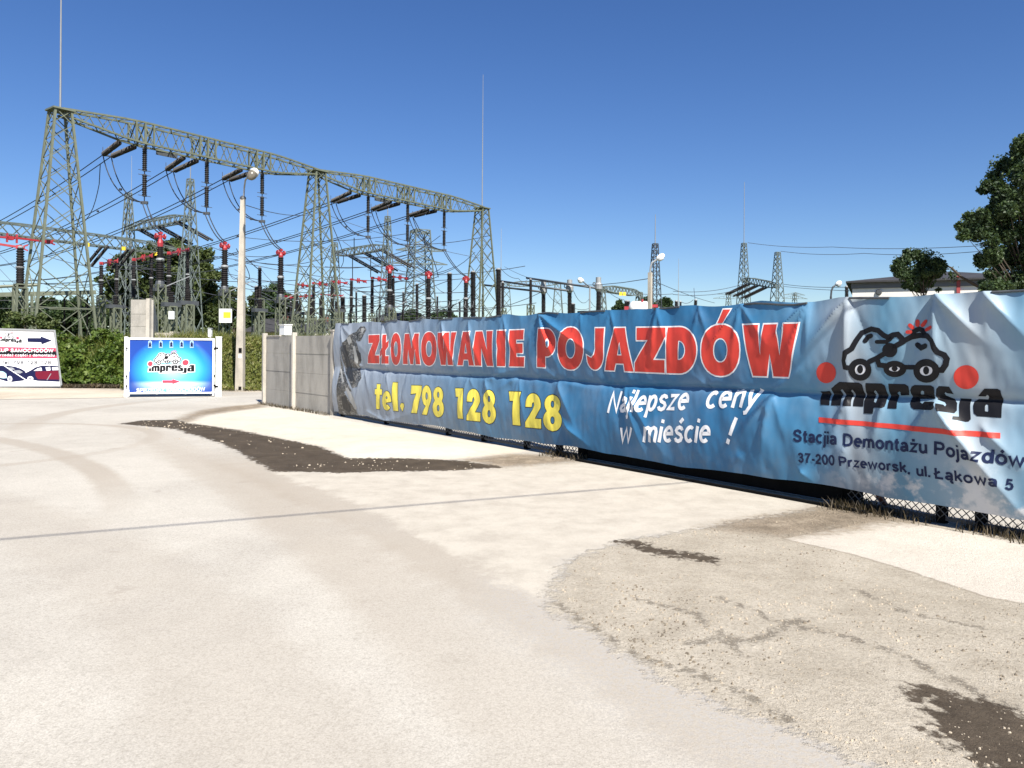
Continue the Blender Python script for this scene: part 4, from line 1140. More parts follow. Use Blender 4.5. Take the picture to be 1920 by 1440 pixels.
# concrete panel wall
def wall():
    a = fp(629, 0, 0.0); b_ = G(497, 757.5)
    d = (b_ - a).normalized(); az = math.atan2(d.y, d.x)
    nrm = Vector((-d.y, d.x, 0));
    if nrm.y > 0: nrm = -nrm
    L = (b_ - a).length
    t = thing('concrete_wall', 'grey concrete panel wall with pale posts between the light pole and the banner', 'wall', tuple(a))
    def along(s, off=0.0, z=0.0): return a + d * s + nrm * off + Vector((0, 0, z))
    dq = lambda px: (lambda k: (k * a.y - a.x) / (d.x - k * d.y))((px - 960) / FOC)
    ss = [0.03, dq(553), L]
    tops = [1.90, 1.90, 1.90]
    for i, s in enumerate(ss):
        mb = MB(); w_ = 0.13 if i == 0 else 0.09
        mb.box(along(s, 0.02, 0.97), (w_, 0.12, 1.96), az)
        if i == 0: mb.box(along(s + .0, 0.02, 1.97), (w_ + .03, 0.15, 0.04), az)
        mb.build('post', M['conc_post'], t)
    zs = [(0.0, .428), (.432, .928), (.932, 1.408), (1.412, 1.86)]
    for i in range(2):
        s0, s1 = ss[i] + .03, ss[i + 1] - .02
        for j, (z0, z1) in enumerate(zs):
            mb = MB(); mb.box(along((s0 + s1) / 2, -0.03 + 0.006 * ((i + j) % 2), (z0 + z1) / 2), (s1 - s0, 0.05, z1 - z0), az)
            mb.build('panel', M['conc_panel'], t)
    mb = MB(); mb.box(along(L / 2 + 1.6, -0.03, 1.875), (L - 3.4, 0.09, 0.025), az); mb.build('coping', M['conc_post'], t)
    q = along(L - 1.05, -0.14, 2.0)
    bx = thing('meter_box', 'small white box standing over the far end of the concrete wall', 'box', tuple(Vector((q.x, q.y, 0))))
    mb = MB(); mb.box((q.x, q.y, 2.02), (0.34, 0.2, 0.26), az); mb.build('case', M['white'], bx)
    mb = MB(); mb.box((q.x, q.y, 2.165), (0.38, 0.24, 0.025), az); mb.build('cover', M['whitedirt'], bx)
    mb = MB(); mb.box((q.x, q.y, 0.95), (0.09, 0.07, 1.88), az); mb.build('stand', M['galv'], bx)
wall()

# ------------------------------------------------------------------ the blue sign with its white post
def blue_print():
    m = bpy.data.materials.new('blue_sign_print')
    nt, N, L, b = nodes_of(m)
    uv = N.new('ShaderNodeUVMap'); uv.uv_map = 'UVMap'
    s = N.new('ShaderNodeSeparateXYZ'); L.new(uv.outputs[0], s.inputs[0])
    x = math_node(nt, 'DIVIDE', math_node(nt, 'SUBTRACT', s.outputs[0], 1.27), 1.35)
    y = math_node(nt, 'DIVIDE', math_node(nt, 'SUBTRACT', s.outputs[1], 0.85), 1.05)
    r_ = math_node(nt, 'SQRT', math_node(nt, 'ADD', math_node(nt, 'MULTIPLY', x, x), math_node(nt, 'MULTIPLY', y, y)))
    c = ramp(nt, r_, [(0.0, (0.45, 0.85, 0.94)), (0.36, (0.12, 0.60, 0.88)), (0.68, (0.015, 0.27, 0.66)), (0.92, (0.006, 0.05, 0.30))])
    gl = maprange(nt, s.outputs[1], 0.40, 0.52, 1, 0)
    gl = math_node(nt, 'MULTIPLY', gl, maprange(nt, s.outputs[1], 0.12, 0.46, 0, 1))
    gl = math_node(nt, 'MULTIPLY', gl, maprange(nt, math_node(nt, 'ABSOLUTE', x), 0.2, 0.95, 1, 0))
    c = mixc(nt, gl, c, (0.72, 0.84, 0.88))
    L.new(c, b.inputs['Base Color']); b.inputs['Roughness'].default_value = 0.4
    return m
P_PINK = print_mat('print_signal_red', (0.75, 0.06, 0.09)); P_DNAVY = print_mat('print_dark_navy', (0.01, 0.012, 0.05)); P_CREAM = print_mat('print_pale_grey', (0.55, 0.60, 0.64))
def blue_sign():
    a, b_ = G(239, 745), G(402, 743.5)
    b_ = a + (b_ - a)
    d = Vector((b_.x - a.x, b_.y - a.y, 0)); Wd = d.length; d.normalize()
    n = Vector((d.y, -d.x, 0))
    az = math.atan2(d.y, d.x)
    Y = a.y
    H = (745 - 633) * Y / FOC
    z0 = 0.10
    def dsp(u, v):
        k = 0.02 * math.sin(u * 3 + 1) * math.sin(v * 2.6) + 0.012 * mnoise.noise(Vector((u * 2, v * 2, 4)))
        for cx, dirx in ((0.62, -0.55), (1.92, 0.5)):
            dd = (u - (cx + dirx * (1.62 - v) * 1.1)); k += 0.03 * math.exp(-(dd / 0.09) ** 2) * max(0, min(1, (v - 0.9) / .5)) * (v < 1.66)
        return max(-0.02, k) + 0.03
    t = thing('blue_sign', 'bright blue framed car sales sign with white lettering, beside a white post', 'sign', tuple(a))
    S = Surf(a, d, n, dsp, (0.08, 0.08))
    mw = 0.05
    S.poly([(mw, z0 + mw), (Wd - mw - .02, z0 + mw), (Wd - mw - .02, H - mw), (mw, H - mw)], 0, 0.0)
    FB = lambda x, y: (281.9 + (x - 50) * 0.0471, 698 + (y - 1000 - 0.068 * (x - 900)) * 0.0437)
    k = math.dist(S.px(300, 690), S.px(340, 690)) / 40 * 0.0455
    emblem(S, FB, k * 1.02, 1, 2, 3, 0.008, 3)
    Z = lambda x, y: (220 + x / 6.545, 540 + y / 6.545)
    S.ppoly([Z(*p) for p in [(555, 1132), (676, 1132), (676, 1116), (768, 1147), (676, 1178), (676, 1163), (555, 1163)]], 2, 0.012)
    S.text('SPRZEDAŻ SAMOCHODÓW', Z(236, 1278), Z(1076, 1262), 0.115, 3, 0.010, 0.20)
    for x in (402, 534, 663, 790, 914):
        S.ppoly([Z(x + p, y) for p, y in [(-17, 720), (17, 720), (12, 690), (19, 690), (0, 655), (-19, 690), (-12, 690)]], 4, 0.012)
        S.ppoly([Z(x + p, y) for p, y in [(-24, 735), (24, 735), (22, 655), (0, 640), (-22, 655)]], 5, 0.009)
    S.build('printed_sheet', [blue_print(), P_BLK, P_PINK, P_WHITE, P_DNAVY, print_mat('print_light_blue', (0.30, 0.45, 0.72))], t)
    def P(u, v, o=0.0): return a + d * u + n * o + Vector((0, 0, v))
    mb = MB()
    mb.box(P(Wd / 2, H - .03, .01), (Wd, 0.06, 0.06), az); mb.box(P(Wd / 2, z0 + .03, .01), (Wd - .12, 0.06, 0.06), az)
    for u in (.03, Wd - .03): mb.box(P(u, (H + .0) / 2, .012), (0.06, 0.065, H - .06), az)
    mb.box(P(-.05, H / 2 - .0, -.05), (0.10, 0.08, H + .06), az)
    for u in (Wd * .33, Wd * .66): mb.box(P(u, H / 2, -.035), (0.05, 0.03, H - .15), az)
    mb.build('frame', M['white'], t)
    for v in (0.35, 0.65, 1.5):
        for u in (-.02, Wd): mb = MB(); mb.box(P(u, v, .05), (0.05, 0.02, 0.05), az); mb.build('clip', M['black'], t)
    q = P(Wd + 0.12, 0, -0.04)
    po = thing('sign_post', 'thick white post carrying the blue sign by its hinges', 'post', tuple(q))
    mb = MB(); mb.box(q + Vector((0, 0, 0.93)), (0.17, 0.17, 1.86), az); mb.box(q + Vector((0, 0, 1.87)), (0.19, 0.19, 0.025), az); mb.build('shaft', M['white'], po)
    for v in (0.32, 1.52):
        mb = MB(); mb.tube([P(Wd + .02, v - .05, .06), P(Wd + .02, v + .05, .06)], 0.022, 8); mb.box(P(Wd + .06, v, .055), (0.10, 0.02, 0.05), az); mb.build('hinge', M['black'], po)
blue_sign()

# ------------------------------------------------------------------ the leaning white sign at the left edge
def white_sign():
    Y = 25.6
    br = G(113, 727.5); Y = br.y
    a = W(-190, 729, Y); a.z = 0
    d = Vector((br.x - a.x, br.y - a.y, 0)); Wd = d.length; d.normalize()
    n = Vector((d.y, -d.x, 0)); n = (n + Vector((0, 0, 0.06))).normalized()
    t = thing('white_sign', 'leaning white car purchase sign with black arrow and grey metal frame', 'sign', tuple(a))
    S = Surf(a, d, n, lambda u, v: 0.02 + 0.008 * mnoise.noise(Vector((u * 1.5, v * 1.5, 2))), (0.12, 0.12))
    Z = lambda x, y: (x / 9, 600 + y / 9)
    S.ppoly([(-196, 613), Z(905, 190), Z(1030, 1120), (-186, 722)], 0, 0.0)
    FB = lambda x, y: (33.3 + (x - 1450) * 0.0222, 642 + (y - 1010) * 0.0215)
    k = math.dist(S.px(10, 690), S.px(50, 690)) / 40 * 0.0219
    emblem(S, FB, k * .8, 4, 2, 0, 0.012)
    S.ppoly([Z(*p) for p in [(465, 305), (690, 305), (688, 275), (880, 346), (704, 410), (700, 375), (470, 368)]], 1, 0.012)
    S.ppoly([(-192, 650), Z(0, 455), Z(938, 472), Z(962, 645), Z(0, 640), (-190, 670)], 2, 0.008)
    S.ppoly([(-192, 657), Z(0, 520), Z(945, 528), Z(956, 600), Z(0, 590), (-190, 666)], 3, 0.010)
    cp = lambda h: math.dist(S.px(50, 660), S.px(50, 660 - h))
    S.text('SKUP SAMOCHODÓW', Z(-110, 540), Z(902, 548), cp(6.6), 0, 0.014, 0.21)
    S.text('sprzedaż części z demontażu', Z(-75, 612), Z(925, 617), cp(5.0), 0, 0.014, 0.18)
    S.text('tel. 798-128-128', Z(38, 748), Z(865, 748), cp(7.2), 8, 0.012, 0.17)
    # printed cars
    S.ppoly([Z(*p) for p in [(-900, 880), (-500, 780), (0, 770), (140, 772), (260, 790), (350, 820), (420, 860), (440, 900), (440, 985), (400, 1020), (200, 1045), (100, 1030), (0, 1000), (-900, 1000)]], 1, 0.008)
    S.ppoly([Z(*p) for p in [(-900, 900), (-300, 870), (0, 862), (60, 870), (110, 905), (120, 980), (60, 985), (0, 975), (-900, 965)]], 5, 0.011)
    S.ppoly([Z(*p) for p in [(130, 800), (210, 800), (260, 835), (160, 850)]], 6, 0.011)
    S.ppoly([Z(*p) for p in [(240, 850), (330, 845), (390, 880), (340, 905), (250, 890)]], 6, 0.011)
    S.ppoly([Z(*p) for p in [(520, 850), (600, 800), (700, 772), (830, 768), (990, 780), (1006, 1040), (640, 1025), (560, 1010), (430, 1000), (420, 900)]], 1, 0.008)
    S.ppoly([Z(*p) for p in [(600, 870), (800, 860), (998, 850), (1004, 1005), (640, 1000), (600, 940)]], 7, 0.011)
    for q in ([(570, 858), (640, 815), (700, 800), (715, 855)], [(770, 800), (850, 790), (856, 850), (790, 856)], [(880, 800), (985, 800), (990, 845), (884, 848)]): S.ppoly([Z(*p) for p in q], 0, 0.011)
    for c in ((170, 995, 40, 52), (515, 990, 52, 40)):
        S.ppoly([Z(*p) for p in ell(*c, 16)], 0, 0.012); S.ppoly([Z(*p) for p in ell(c[0], c[1], c[2] * .55, c[3] * .55, 10)], 6, 0.014)
    S.ppoly([Z(*p) for p in [(60, 770), (85, 770), (470, 1020), (440, 1020)]], 0, 0.016); S.ppoly([Z(*p) for p in [(860, 900), (870, 905), (800, 1020), (790, 1015)]], 6, 0.014)
    S.build('printed_sheet', [P_WHITE, P_DNAVY, print_mat('print_crimson', (0.55, 0.05, 0.10)), P_BLK, P_BLK, print_mat('print_pale_blue', (0.42, 0.66, 0.74)), print_mat('print_grey', (0.28, 0.29, 0.31)), print_mat('print_maroon', (0.14, 0.01, 0.025)), print_mat('print_dark_grey', (0.11, 0.11, 0.12))], t)
    def Q(px, py, o): u, v = S.px(px, py); return S.O + S.a * u + S.b * v + S.n * o
    mb = MB()
    mb.bar(Q(-198, 611, .03), Q(103, 620, .03), 0.06, 0.06); mb.bar(Q(102.5, 619, .035), Q(116, 727.5, .035), 0.055, 0.05); mb.bar(Q(-188, 726, .03), Q(114, 724, .03), 0.05, 0.05)
    for x0, x1 in ((-100, -95), (20, 26)): mb.bar(Q(x0, 618, -.03), Q(x1, 724, -.03), 0.05, 0.04)
    mb.build('frame', M['galv'], t)
    for px in (-60, 85):
        mb = MB(); top = Q(px, 630, -.02); mb.bar(top, Vector((top.x, top.y + .9, 0)), 0.05, 0.05); mb.build('prop', M['galv'], t)
white_sign()

# ------------------------------------------------------------------ concrete street light pole by the bank
def light_pole():
    base = G(450, 733); Y = base.y
    t = thing('street_light', 'square concrete light pole with a round lamp bowl, standing at the bank foot', 'street light', tuple(base))
    top = W(455.5, 372, Y)
    H = top.z
    mb = MB()
    rows = [(0, .135, .135), (0.75, .13, .13), (H, .07, .07)]
    lean = Vector((top.x - base.x, 0, 0))
    vs = []
    for z, a_, b_ in rows:
        c = base + lean * (z / H)
        for sx, sy in ((-1, -1), (1, -1), (1, 1), (-1, 1)): vs.append((c.x + sx * a_, c.y + sy * b_, z))
    fs = []
    for i in range(2):
        for k in range(4): fs.append((i * 4 + k, i * 4 + (k + 1) % 4, i * 4 + 4 + (k + 1) % 4, i * 4 + 4 + k))
    fs += [(3, 2, 1, 0), (8, 9, 10, 11)]
    mb.add(vs, fs); mb.build('pole', M['conc_pole'], t)
    mb = MB(); q = W(450.5, 657, Y - .118); mb.box(q, (0.11, 0.03, 0.17)); mb.build('hatch', M['black'], t); mb = MB(); q2 = W(450, 728, Y - .135); mb.box(q2, (0.1, 0.03, 0.12)); mb.build('cable_opening', M['black'], t)
    mb = MB(); q = W(450.5, 668, Y - .118); mb.box(q, (0.11, 0.02, 0.12)); mb.build('cover_plate', M['white'], t)
    mb = MB(); mb.lathe(top + Vector((0, 0, -.02)), top + Vector((0, 0, .09)), [(0, .11), (.6, .10), (1, .05)], 10); mb.build('cap', M['steel_dark'], t)
    arm = [W(457, 371, Y), W(458, 352, Y - .05), W(460, 338, Y - .35), W(467, 328, Y - .9), W(471, 326, Y - 1.15)]
    mb = MB(); mb.tube(arm, 0.03, 8); mb.build('arm', M['galv'], t)
    c = W(475.5, 325, Y - 1.3)
    ax = Vector((-0.38, -0.55, -0.75)).normalized()
    mb = MB(); mb.lathe(c - ax * .20, c - ax * .0, [(0, .05), (.3, .13), (.8, .16), (1, .165)], 14); hd = mb.build('lamp_housing', M['whitedirt'], t, True)
    mb = MB(); mb.lathe(c - ax * .0, c + ax * .30, [(0, .155), (.4, .16), (.75, .125), (1, .04)], 14); mb.build('lamp_bowl', mat('dusty_lamp_bowl', (0.15, 0.135, 0.105), 0.3, 0, .35, 9), hd, True, origin=parent_world(hd))
    return base
PB = light_pole()

# overhead service cable: out of the picture, its shadow crosses the road
s1, s2 = G(0, 1012), G(1290, 905)
hor = Vector((to_sun.x, to_sun.y, 0)) / to_sun.z
def over(s, h): return Vector((s.x, s.y, 0)) + hor * h + Vector((0, 0, h))
dl = (s2 - s1)
mb = MB(); pts = []
for i in range(25):
    k = -2.2 + 5.2 * i / 24
    pts.append(over(s1 + dl * k, 6.6 + 0.10 * (k - .5) ** 2))
mb.tube(pts, 0.014, 6)
tag(mb.build('overhead_cable', M['wire']), 'dark service cable strung high across the road', 'cable')

# ------------------------------------------------------------------ leaves and grass
def leaf_mesh(name, centers, size, mt, parent=None, seed=1, up=0.0, aspect=0.55, jitter=0.5):
    rg = np.random.default_rng(seed)
    c = np.asarray(centers, float); n = len(c)
    a = rg.normal(size=(n, 3)); a /= np.linalg.norm(a, axis=1, keepdims=True)
    if up: a[:, 2] = np.abs(a[:, 2]) + up; a /= np.linalg.norm(a, axis=1, keepdims=True)
    b = np.cross(a, rg.normal(size=(n, 3))); b /= np.linalg.norm(b, axis=1, keepdims=True) + 1e-9
    s = size * (1 - jitter / 2 + jitter * rg.random((n, 1)))
    v = np.stack([c - a * s * .5, c + b * s * aspect * .5, c + a * s * .5, c - b * s * aspect * .5], 1).reshape(-1, 3)
    o = np.array(parent_world(parent)) if parent else np.zeros(3)
    me = bpy.data.meshes.new(name)
    me.vertices.add(n * 4); me.vertices.foreach_set('co', (v - o).astype(np.float32).ravel())
    me.loops.add(n * 4); me.loops.foreach_set('vertex_index', np.arange(n * 4, dtype=np.int32))
    me.polygons.add(n); me.polygons.foreach_set('loop_start', np.arange(0, n * 4, 4, dtype=np.int32))
    me.materials.append(mt); me.update(calc_edges=True); me.validate()
    ob = bpy.data.objects.new(name, me); COL.objects.link(ob)
    if parent: ob.parent = parent
    return ob

rg = np.random.default_rng(11)
def bank_pts(n, px0, px1, y0, y1, bulge, seed):
    g = np.random.default_rng(seed)
    out = []
    y = g.uniform(y0, y1, n); k = g.uniform(px0, px1, n)
    x = (k - 960) / FOC * y
    z = Hgt(x, y)
    lum = np.array([mnoise.noise(Vector((a * .9, b_ * .9, 2))) + .5 * mnoise.noise(Vector((a * 2.3, b_ * 2.3, 6))) for a, b_ in zip(x, y)])
    h = bulge * np.clip(.55 + lum, 0.05, 1.3)
    u = g.random(n) ** .6
    return np.stack([x, y - h * u * .7, z + h * u * .75], 1)
p = bank_pts(26000, -330, 236, 29.4, 33.6, 0.75, 5)
hed = leaf_mesh('hedge', p, 0.19, M['leaf_hedge'], None, 3)
tag(hed, 'dense green creeper hedge covering the bank between the white sign and the blue sign', 'hedge')
p = bank_pts(20000, 230, 640, 27.4, 31.8, 0.26, 8)
tag(leaf_mesh('bank_cover', p, 0.13, M['grass'], None, 4, 0.4, 0.4), 'yellow green weeds and grass on the bank behind the light pole', 'weeds', kind='stuff')
p = bank_pts(4500, 118, 240, 28.3, 29.4, 0.16, 18)
tag(leaf_mesh('dry_weeds', p, 0.16, M['drygrass'], None, 14, 0.5, 0.3), 'brown dry weeds along the foot of the bank', 'weeds', kind='stuff')

def blades(name, pts, h, mt, seed, wd=0.012):
    r_ = random.Random(seed); mb = MB()
    for x, y, z in pts:
        hh = h * r_.uniform(.4, 1.2); a = r_.uniform(0, 6.28); lx, ly = r_.gauss(0, .35) * hh, r_.gauss(0, .35) * hh
        cx, cy = math.cos(a) * wd, math.sin(a) * wd
        mb.add([(x - cx, y - cy, z), (x + cx, y + cy, z), (x + lx * .4 + cx * .7, y + ly * .4 + cy * .7, z + hh * .55), (x + lx * .4 - cx * .7, y + ly * .4 - cy * .7, z + hh * .55), (x + lx, y + ly, z + hh)], [(0, 1, 2, 3), (3, 2, 4)])
    return mb.build(name, mt)
g = np.random.default_rng(4)
pts = []
for _ in range(9000):
    px = g.uniform(-250, 650); y = g.uniform(30.2, 33.0) + max(0, 300 - px) * .006; x = (px - 960) / FOC * y
    pts.append((x, y, Hz(x, y) - .03))
tag(blades('crest_grass', pts, 0.42, M['grass'], 2, 0.012), 'tall pale grass along the crest of the bank', 'grass', kind='stuff')
pts = []
for _ in range(1500):
    px = g.choice([g.uniform(1560, 1760), g.uniform(1590, 1680), g.uniform(1810, 2000), g.uniform(1030, 1100), g.uniform(1570, 1640)])
    q = fp(px, 0, g.normal(0, .12))
    pts.append((q.x, q.y, 0.0))
for _ in range(500):
    a_, b_ = (fp(629), G(497, 757.5)); q = a_.lerp(b_, g.random()); pts.append((q.x - .12 + g.normal(0, .04), q.y - .12 + g.normal(0, .04), 0.0))
for _ in range(160): pts.append((PB.x + g.normal(0, .3), PB.y + g.normal(0, .2), 0.0))
tag(blades('fence_weeds' , pts, 0.10, M['drygrass'], 5, 0.006), 'dry brown weeds growing along the fence foot under the banner', 'weeds', kind='stuff')
# ------------------------------------------------------------------ substation steelwork
ZG = 1.0
M['rodgrey'] = mat('dull_rod_grey', (0.20, 0.21, 0.22), 0.6, 0, 0.1, 1)
def gz(p): return Vector((p.x, p.y, Hz(p.x, p.y)))

def lattice(mb, br, c0, c1, w0, w1, n, leg, bar_, az=0.0, horiz=(), single=False):
    """square tapered lattice column; legs go to mb, bracing to br"""
    c0, c1 = Vector(c0), Vector(c1)
    M3 = Matrix.Rotation(az, 3, 'Z')
    if not isinstance(w0, tuple): w0 = (w0, w0)
    if not isinstance(w1, tuple): w1 = (w1, w1)
    def corner(k, t):
        sx, sy = ((-1, -1), (1, -1), (1, 1), (-1, 1))[k]
        return c0.lerp(c1, t) + M3 @ Vector((sx * (w0[0] * (1 - t) + w1[0] * t) / 2, sy * (w0[1] * (1 - t) + w1[1] * t) / 2, 0))
    for k in range(4): mb.bar(corner(k, 0), corner(k, 1), leg)
    # panels get shorter towards the top
    q = (max(w1) / max(w0)) ** (1.0 / n)
    ts = [0]
    acc = 0
    for i in range(n): acc += q ** i; ts.append(acc)
    ts = [x / acc for x in ts]
    for i in range(n):
        for k in range(4):
            a0, b0 = corner(k, ts[i]), corner((k + 1) % 4, ts[i]); a1, b1 = corner(k, ts[i + 1]), corner((k + 1) % 4, ts[i + 1])
            if not single or i % 2 == 0: br.bar(a0, b1, bar_, cap=False)
            if not single or i % 2 == 1: br.bar(b0, a1, bar_, cap=False)
            if i in horiz: br.bar(a0, b0, bar_ * 1.2, cap=False)
    for k in range(4): br.bar(corner(k, 1), corner((k + 1) % 4, 1), bar_ * 1.3)

def truss(mb, br, A, B, hw, top, bot, n, chord, bar_, taper=0.16, t0=0.25):
    """box girder from A to B: four chords, zigzag bracing; depth grows from the ends"""
    A, B = Vector(A), Vector(B)
    d = (B - A).normalized(); s = d.cross(Vector((0, 0, 1))).normalized()
    def pt(t, sx, up):
        k = min(1, t0 + (1 - t0) * min(t, 1 - t) / taper)
        return A.lerp(B, t) + s * hw * sx * (0.55 + .45 * k) + Vector((0, 0, top * k if up else -bot * k))
    ts = [i / n for i in range(n + 1)]
    for sx in (-1, 1):
        for up in (0, 1):
            for i in range(n): mb.bar(pt(ts[i], sx, up), pt(ts[i + 1], sx, up), chord, cap=False)
    for i in range(n):
        t, u = ts[i], ts[i + 1]; m = (t + u) / 2
        for sx in (-1, 1):
            br.bar(pt(t, sx, 0), pt(m, sx, 1), bar_, cap=False); br.bar(pt(m, sx, 1), pt(u, sx, 0), bar_, cap=False)
        for up in (0, 1):
            br.bar(pt(t, -1, up), pt(m, 1, up), bar_, cap=False); br.bar(pt(m, 1, up), pt(u, -1, up), bar_, cap=False)
            br.bar(pt(t, -1, up), pt(t, 1, up), bar_, cap=False)
    return pt

# the main portal: three lattice towers and two girders
HB = 16.0
T1, T2, T3 = W(113, 208, 47), W(595, 322, 63.3), W(904, 391, 78)
bd = (T3 - T1); bd.z = 0; bd.normalize(); baz = math.atan2(bd.y, bd.x)
port = thing('steel_portal', 'tall green lattice portal of three towers and two girders over the substation', 'gantry', tuple(gz(T1)))
towers = []
for T in (T1, T2, T3):
    leg, br = MB(), MB()
    lattice(leg, br, (T.x, T.y, ZG), T, (3.7, 2.3), (0.9, 0.95), 9, 0.13, 0.046, baz, (0, 1))
    leg.box(T + Vector((0, 0, .02)), (1.25, 1.25, 0.10), baz)
    tw = leg.build('tower', M['steel'], port); br.build('bracing', M['steel'], tw)
beams = []
for a, b_ in ((T1, T2), (T2, T3)):
    ch, br = MB(), MB()
    pt = truss(ch, br, a, b_, 0.5, 0.42, 0.95, 16, 0.11, 0.045, 0.22)
    for k in (.255, .485, .72):
        for dx in (-.03, .0, .03):
            for sx in (-1, 1): br.bar(pt(k + dx, sx, 0), pt(k + dx, sx, 1), 0.10); br.bar(pt(k + dx, -sx, 0), pt(k + dx, sx, 1), 0.06)
    g_ = ch.build('girder', M['steel'], port); br.build('bracing', M['steel'], g_)
    beams.append(pt)
for T, top in ((T1, W(114, -130, 47)), (T3, W(909, 140, 78))):
    rod = MB(); e = Vector((T.x, T.y, top.z)); rod.tube([T, T.lerp(e, .5), e], [.06, .045, .02], 6); rod.build('lightning_rod', M['rodgrey'], port)
for px, bi in ((318, 0), (728, 1)):
    q = beams[bi](.36, -1, 0); mb = MB(); mb.box(q - Vector((0, 0, .16)), (1.5, .05, .32), baz); mb.build('plate', M['steel_dark'], port)

away = Vector((-math.sin(R(50)), math.cos(R(50)), 0))
NUM = ['first', 'second', 'third', 'fourth', 'fifth', 'sixth', 'seventh', 'eighth', 'ninth', 'tenth', 'eleventh', 'twelfth']
def insul(mb, p, q, r=0.16, hm=None):
    mb.sheds(p, q, r)
def sag(p, q, s, n=14):
    p, q = Vector(p), Vector(q)
    return [p.lerp(q, i / n) - Vector((0, 0, s * 4 * (i / n) * (1 - i / n))) for i in range(n + 1)]
def wire(name, label, lines, r=0.03, mt='wire', n=4, group=None, cat='cable', clamps=()):
    mb = MB()
    for l in lines: mb.tube(l, r, n, cap=False)
    for c in clamps: mb.box(c, (.14, .14, .14))
    return tag(mb.build(name, M[mt]), label, cat, group)

phases = []
spec = [(0, .255, (205, 292), 3.4), (0, .485, (320, 320), 3.4), (0, .72, (424, 337), 3.4), (1, .255, (626, 379), 3.4), (1, .485, (700, 394), 3.4), (1, .72, (775, 405), 3.4)]
vend = [(264, 380), (380, 400), (484, 415), (688, 444), (763, 461), (834, 469)]
for i, (bi, k, dead, ln) in enumerate(spec):
    pt = beams[bi]
    pa, pb = pt(k - .055, -1, 0), pt(k, -1, 0)
    if (pt(k, 1, 0) - pt(k, -1, 0)).dot(away) > 0: pa, pb = pt(k - .055, 1, 0), pt(k, 1, 0)
    mid_ = (pa + pb) / 2
    end = mid_ + away * ln - Vector((0, 0, 1.15))
    # keep the photographed height at that depth
    end = Vector((end.x, end.y, W(dead[0], dead[1], end.y).z))
    ea, eb = end - bd * .28, end + bd * .28
    where = ['nearest the left tower', 'second from the left tower', 'third from the left tower', 'just right of the middle tower', 'second from the middle tower', 'nearest the right tower'][i]
    t = thing('tension_insulator', 'pair of slanting dark insulator strings under the girder, ' + where, 'insulator', tuple(mid_), 'slanting insulator pairs under the portal girders')
    for a, e in ((pa, ea), (pb, eb)):
        mb = MB(); m0, m1 = a.lerp(e, .1), a.lerp(e, .5)
        insul(mb, m0, a.lerp(e, .5), .19); insul(mb, a.lerp(e, .55), a.lerp(e, .94), .19); mb.bar(a, e, .05); mb.build('string', M['porcelain'], t)
    mb = MB(); mb.bar(ea, eb, .12, .08); mb.bar(ea, ea + Vector((0, 0, .55)), .03); mb.bar(eb, eb + Vector((0, 0, .55)), .03); mb.build('yoke', M['steel_dark'], t)
    # vertical support insulator
    pv = pt(k + .012, 0, 0)
    vz = W(vend[i][0], vend[i][1], pv.y).z
    ve = Vector((pv.x, pv.y, vz))
    t = thing('suspension_insulator', 'long black vertical insulator hanging from the girder, ' + where, 'insulator', tuple(pv), 'vertical insulators hanging from the portal girders')
    mb = MB(); L = (pv - ve)
    insul(mb, pv - L * .06, pv - L * .44, .16); insul(mb, pv - L * .52, pv - L * .88, .16); mb.bar(pv, ve, .05); mb.build('string', M['porcelain'], t)
    for f in (.05, .44, .52, .88): mb = MB(); mb.bar(pv - L * f - bd * .42, pv - L * f + bd * .42, .035); mb.box(pv - L * f, (.2, .2, .1)); mb.build('arcing_horn', M['steel_dark'], t)
    mb = MB(); mb.box(ve, (.45, .18, .18)); mb.build('clamp', M['steel_dark'], t)
    phases.append((ea, eb, end, ve))

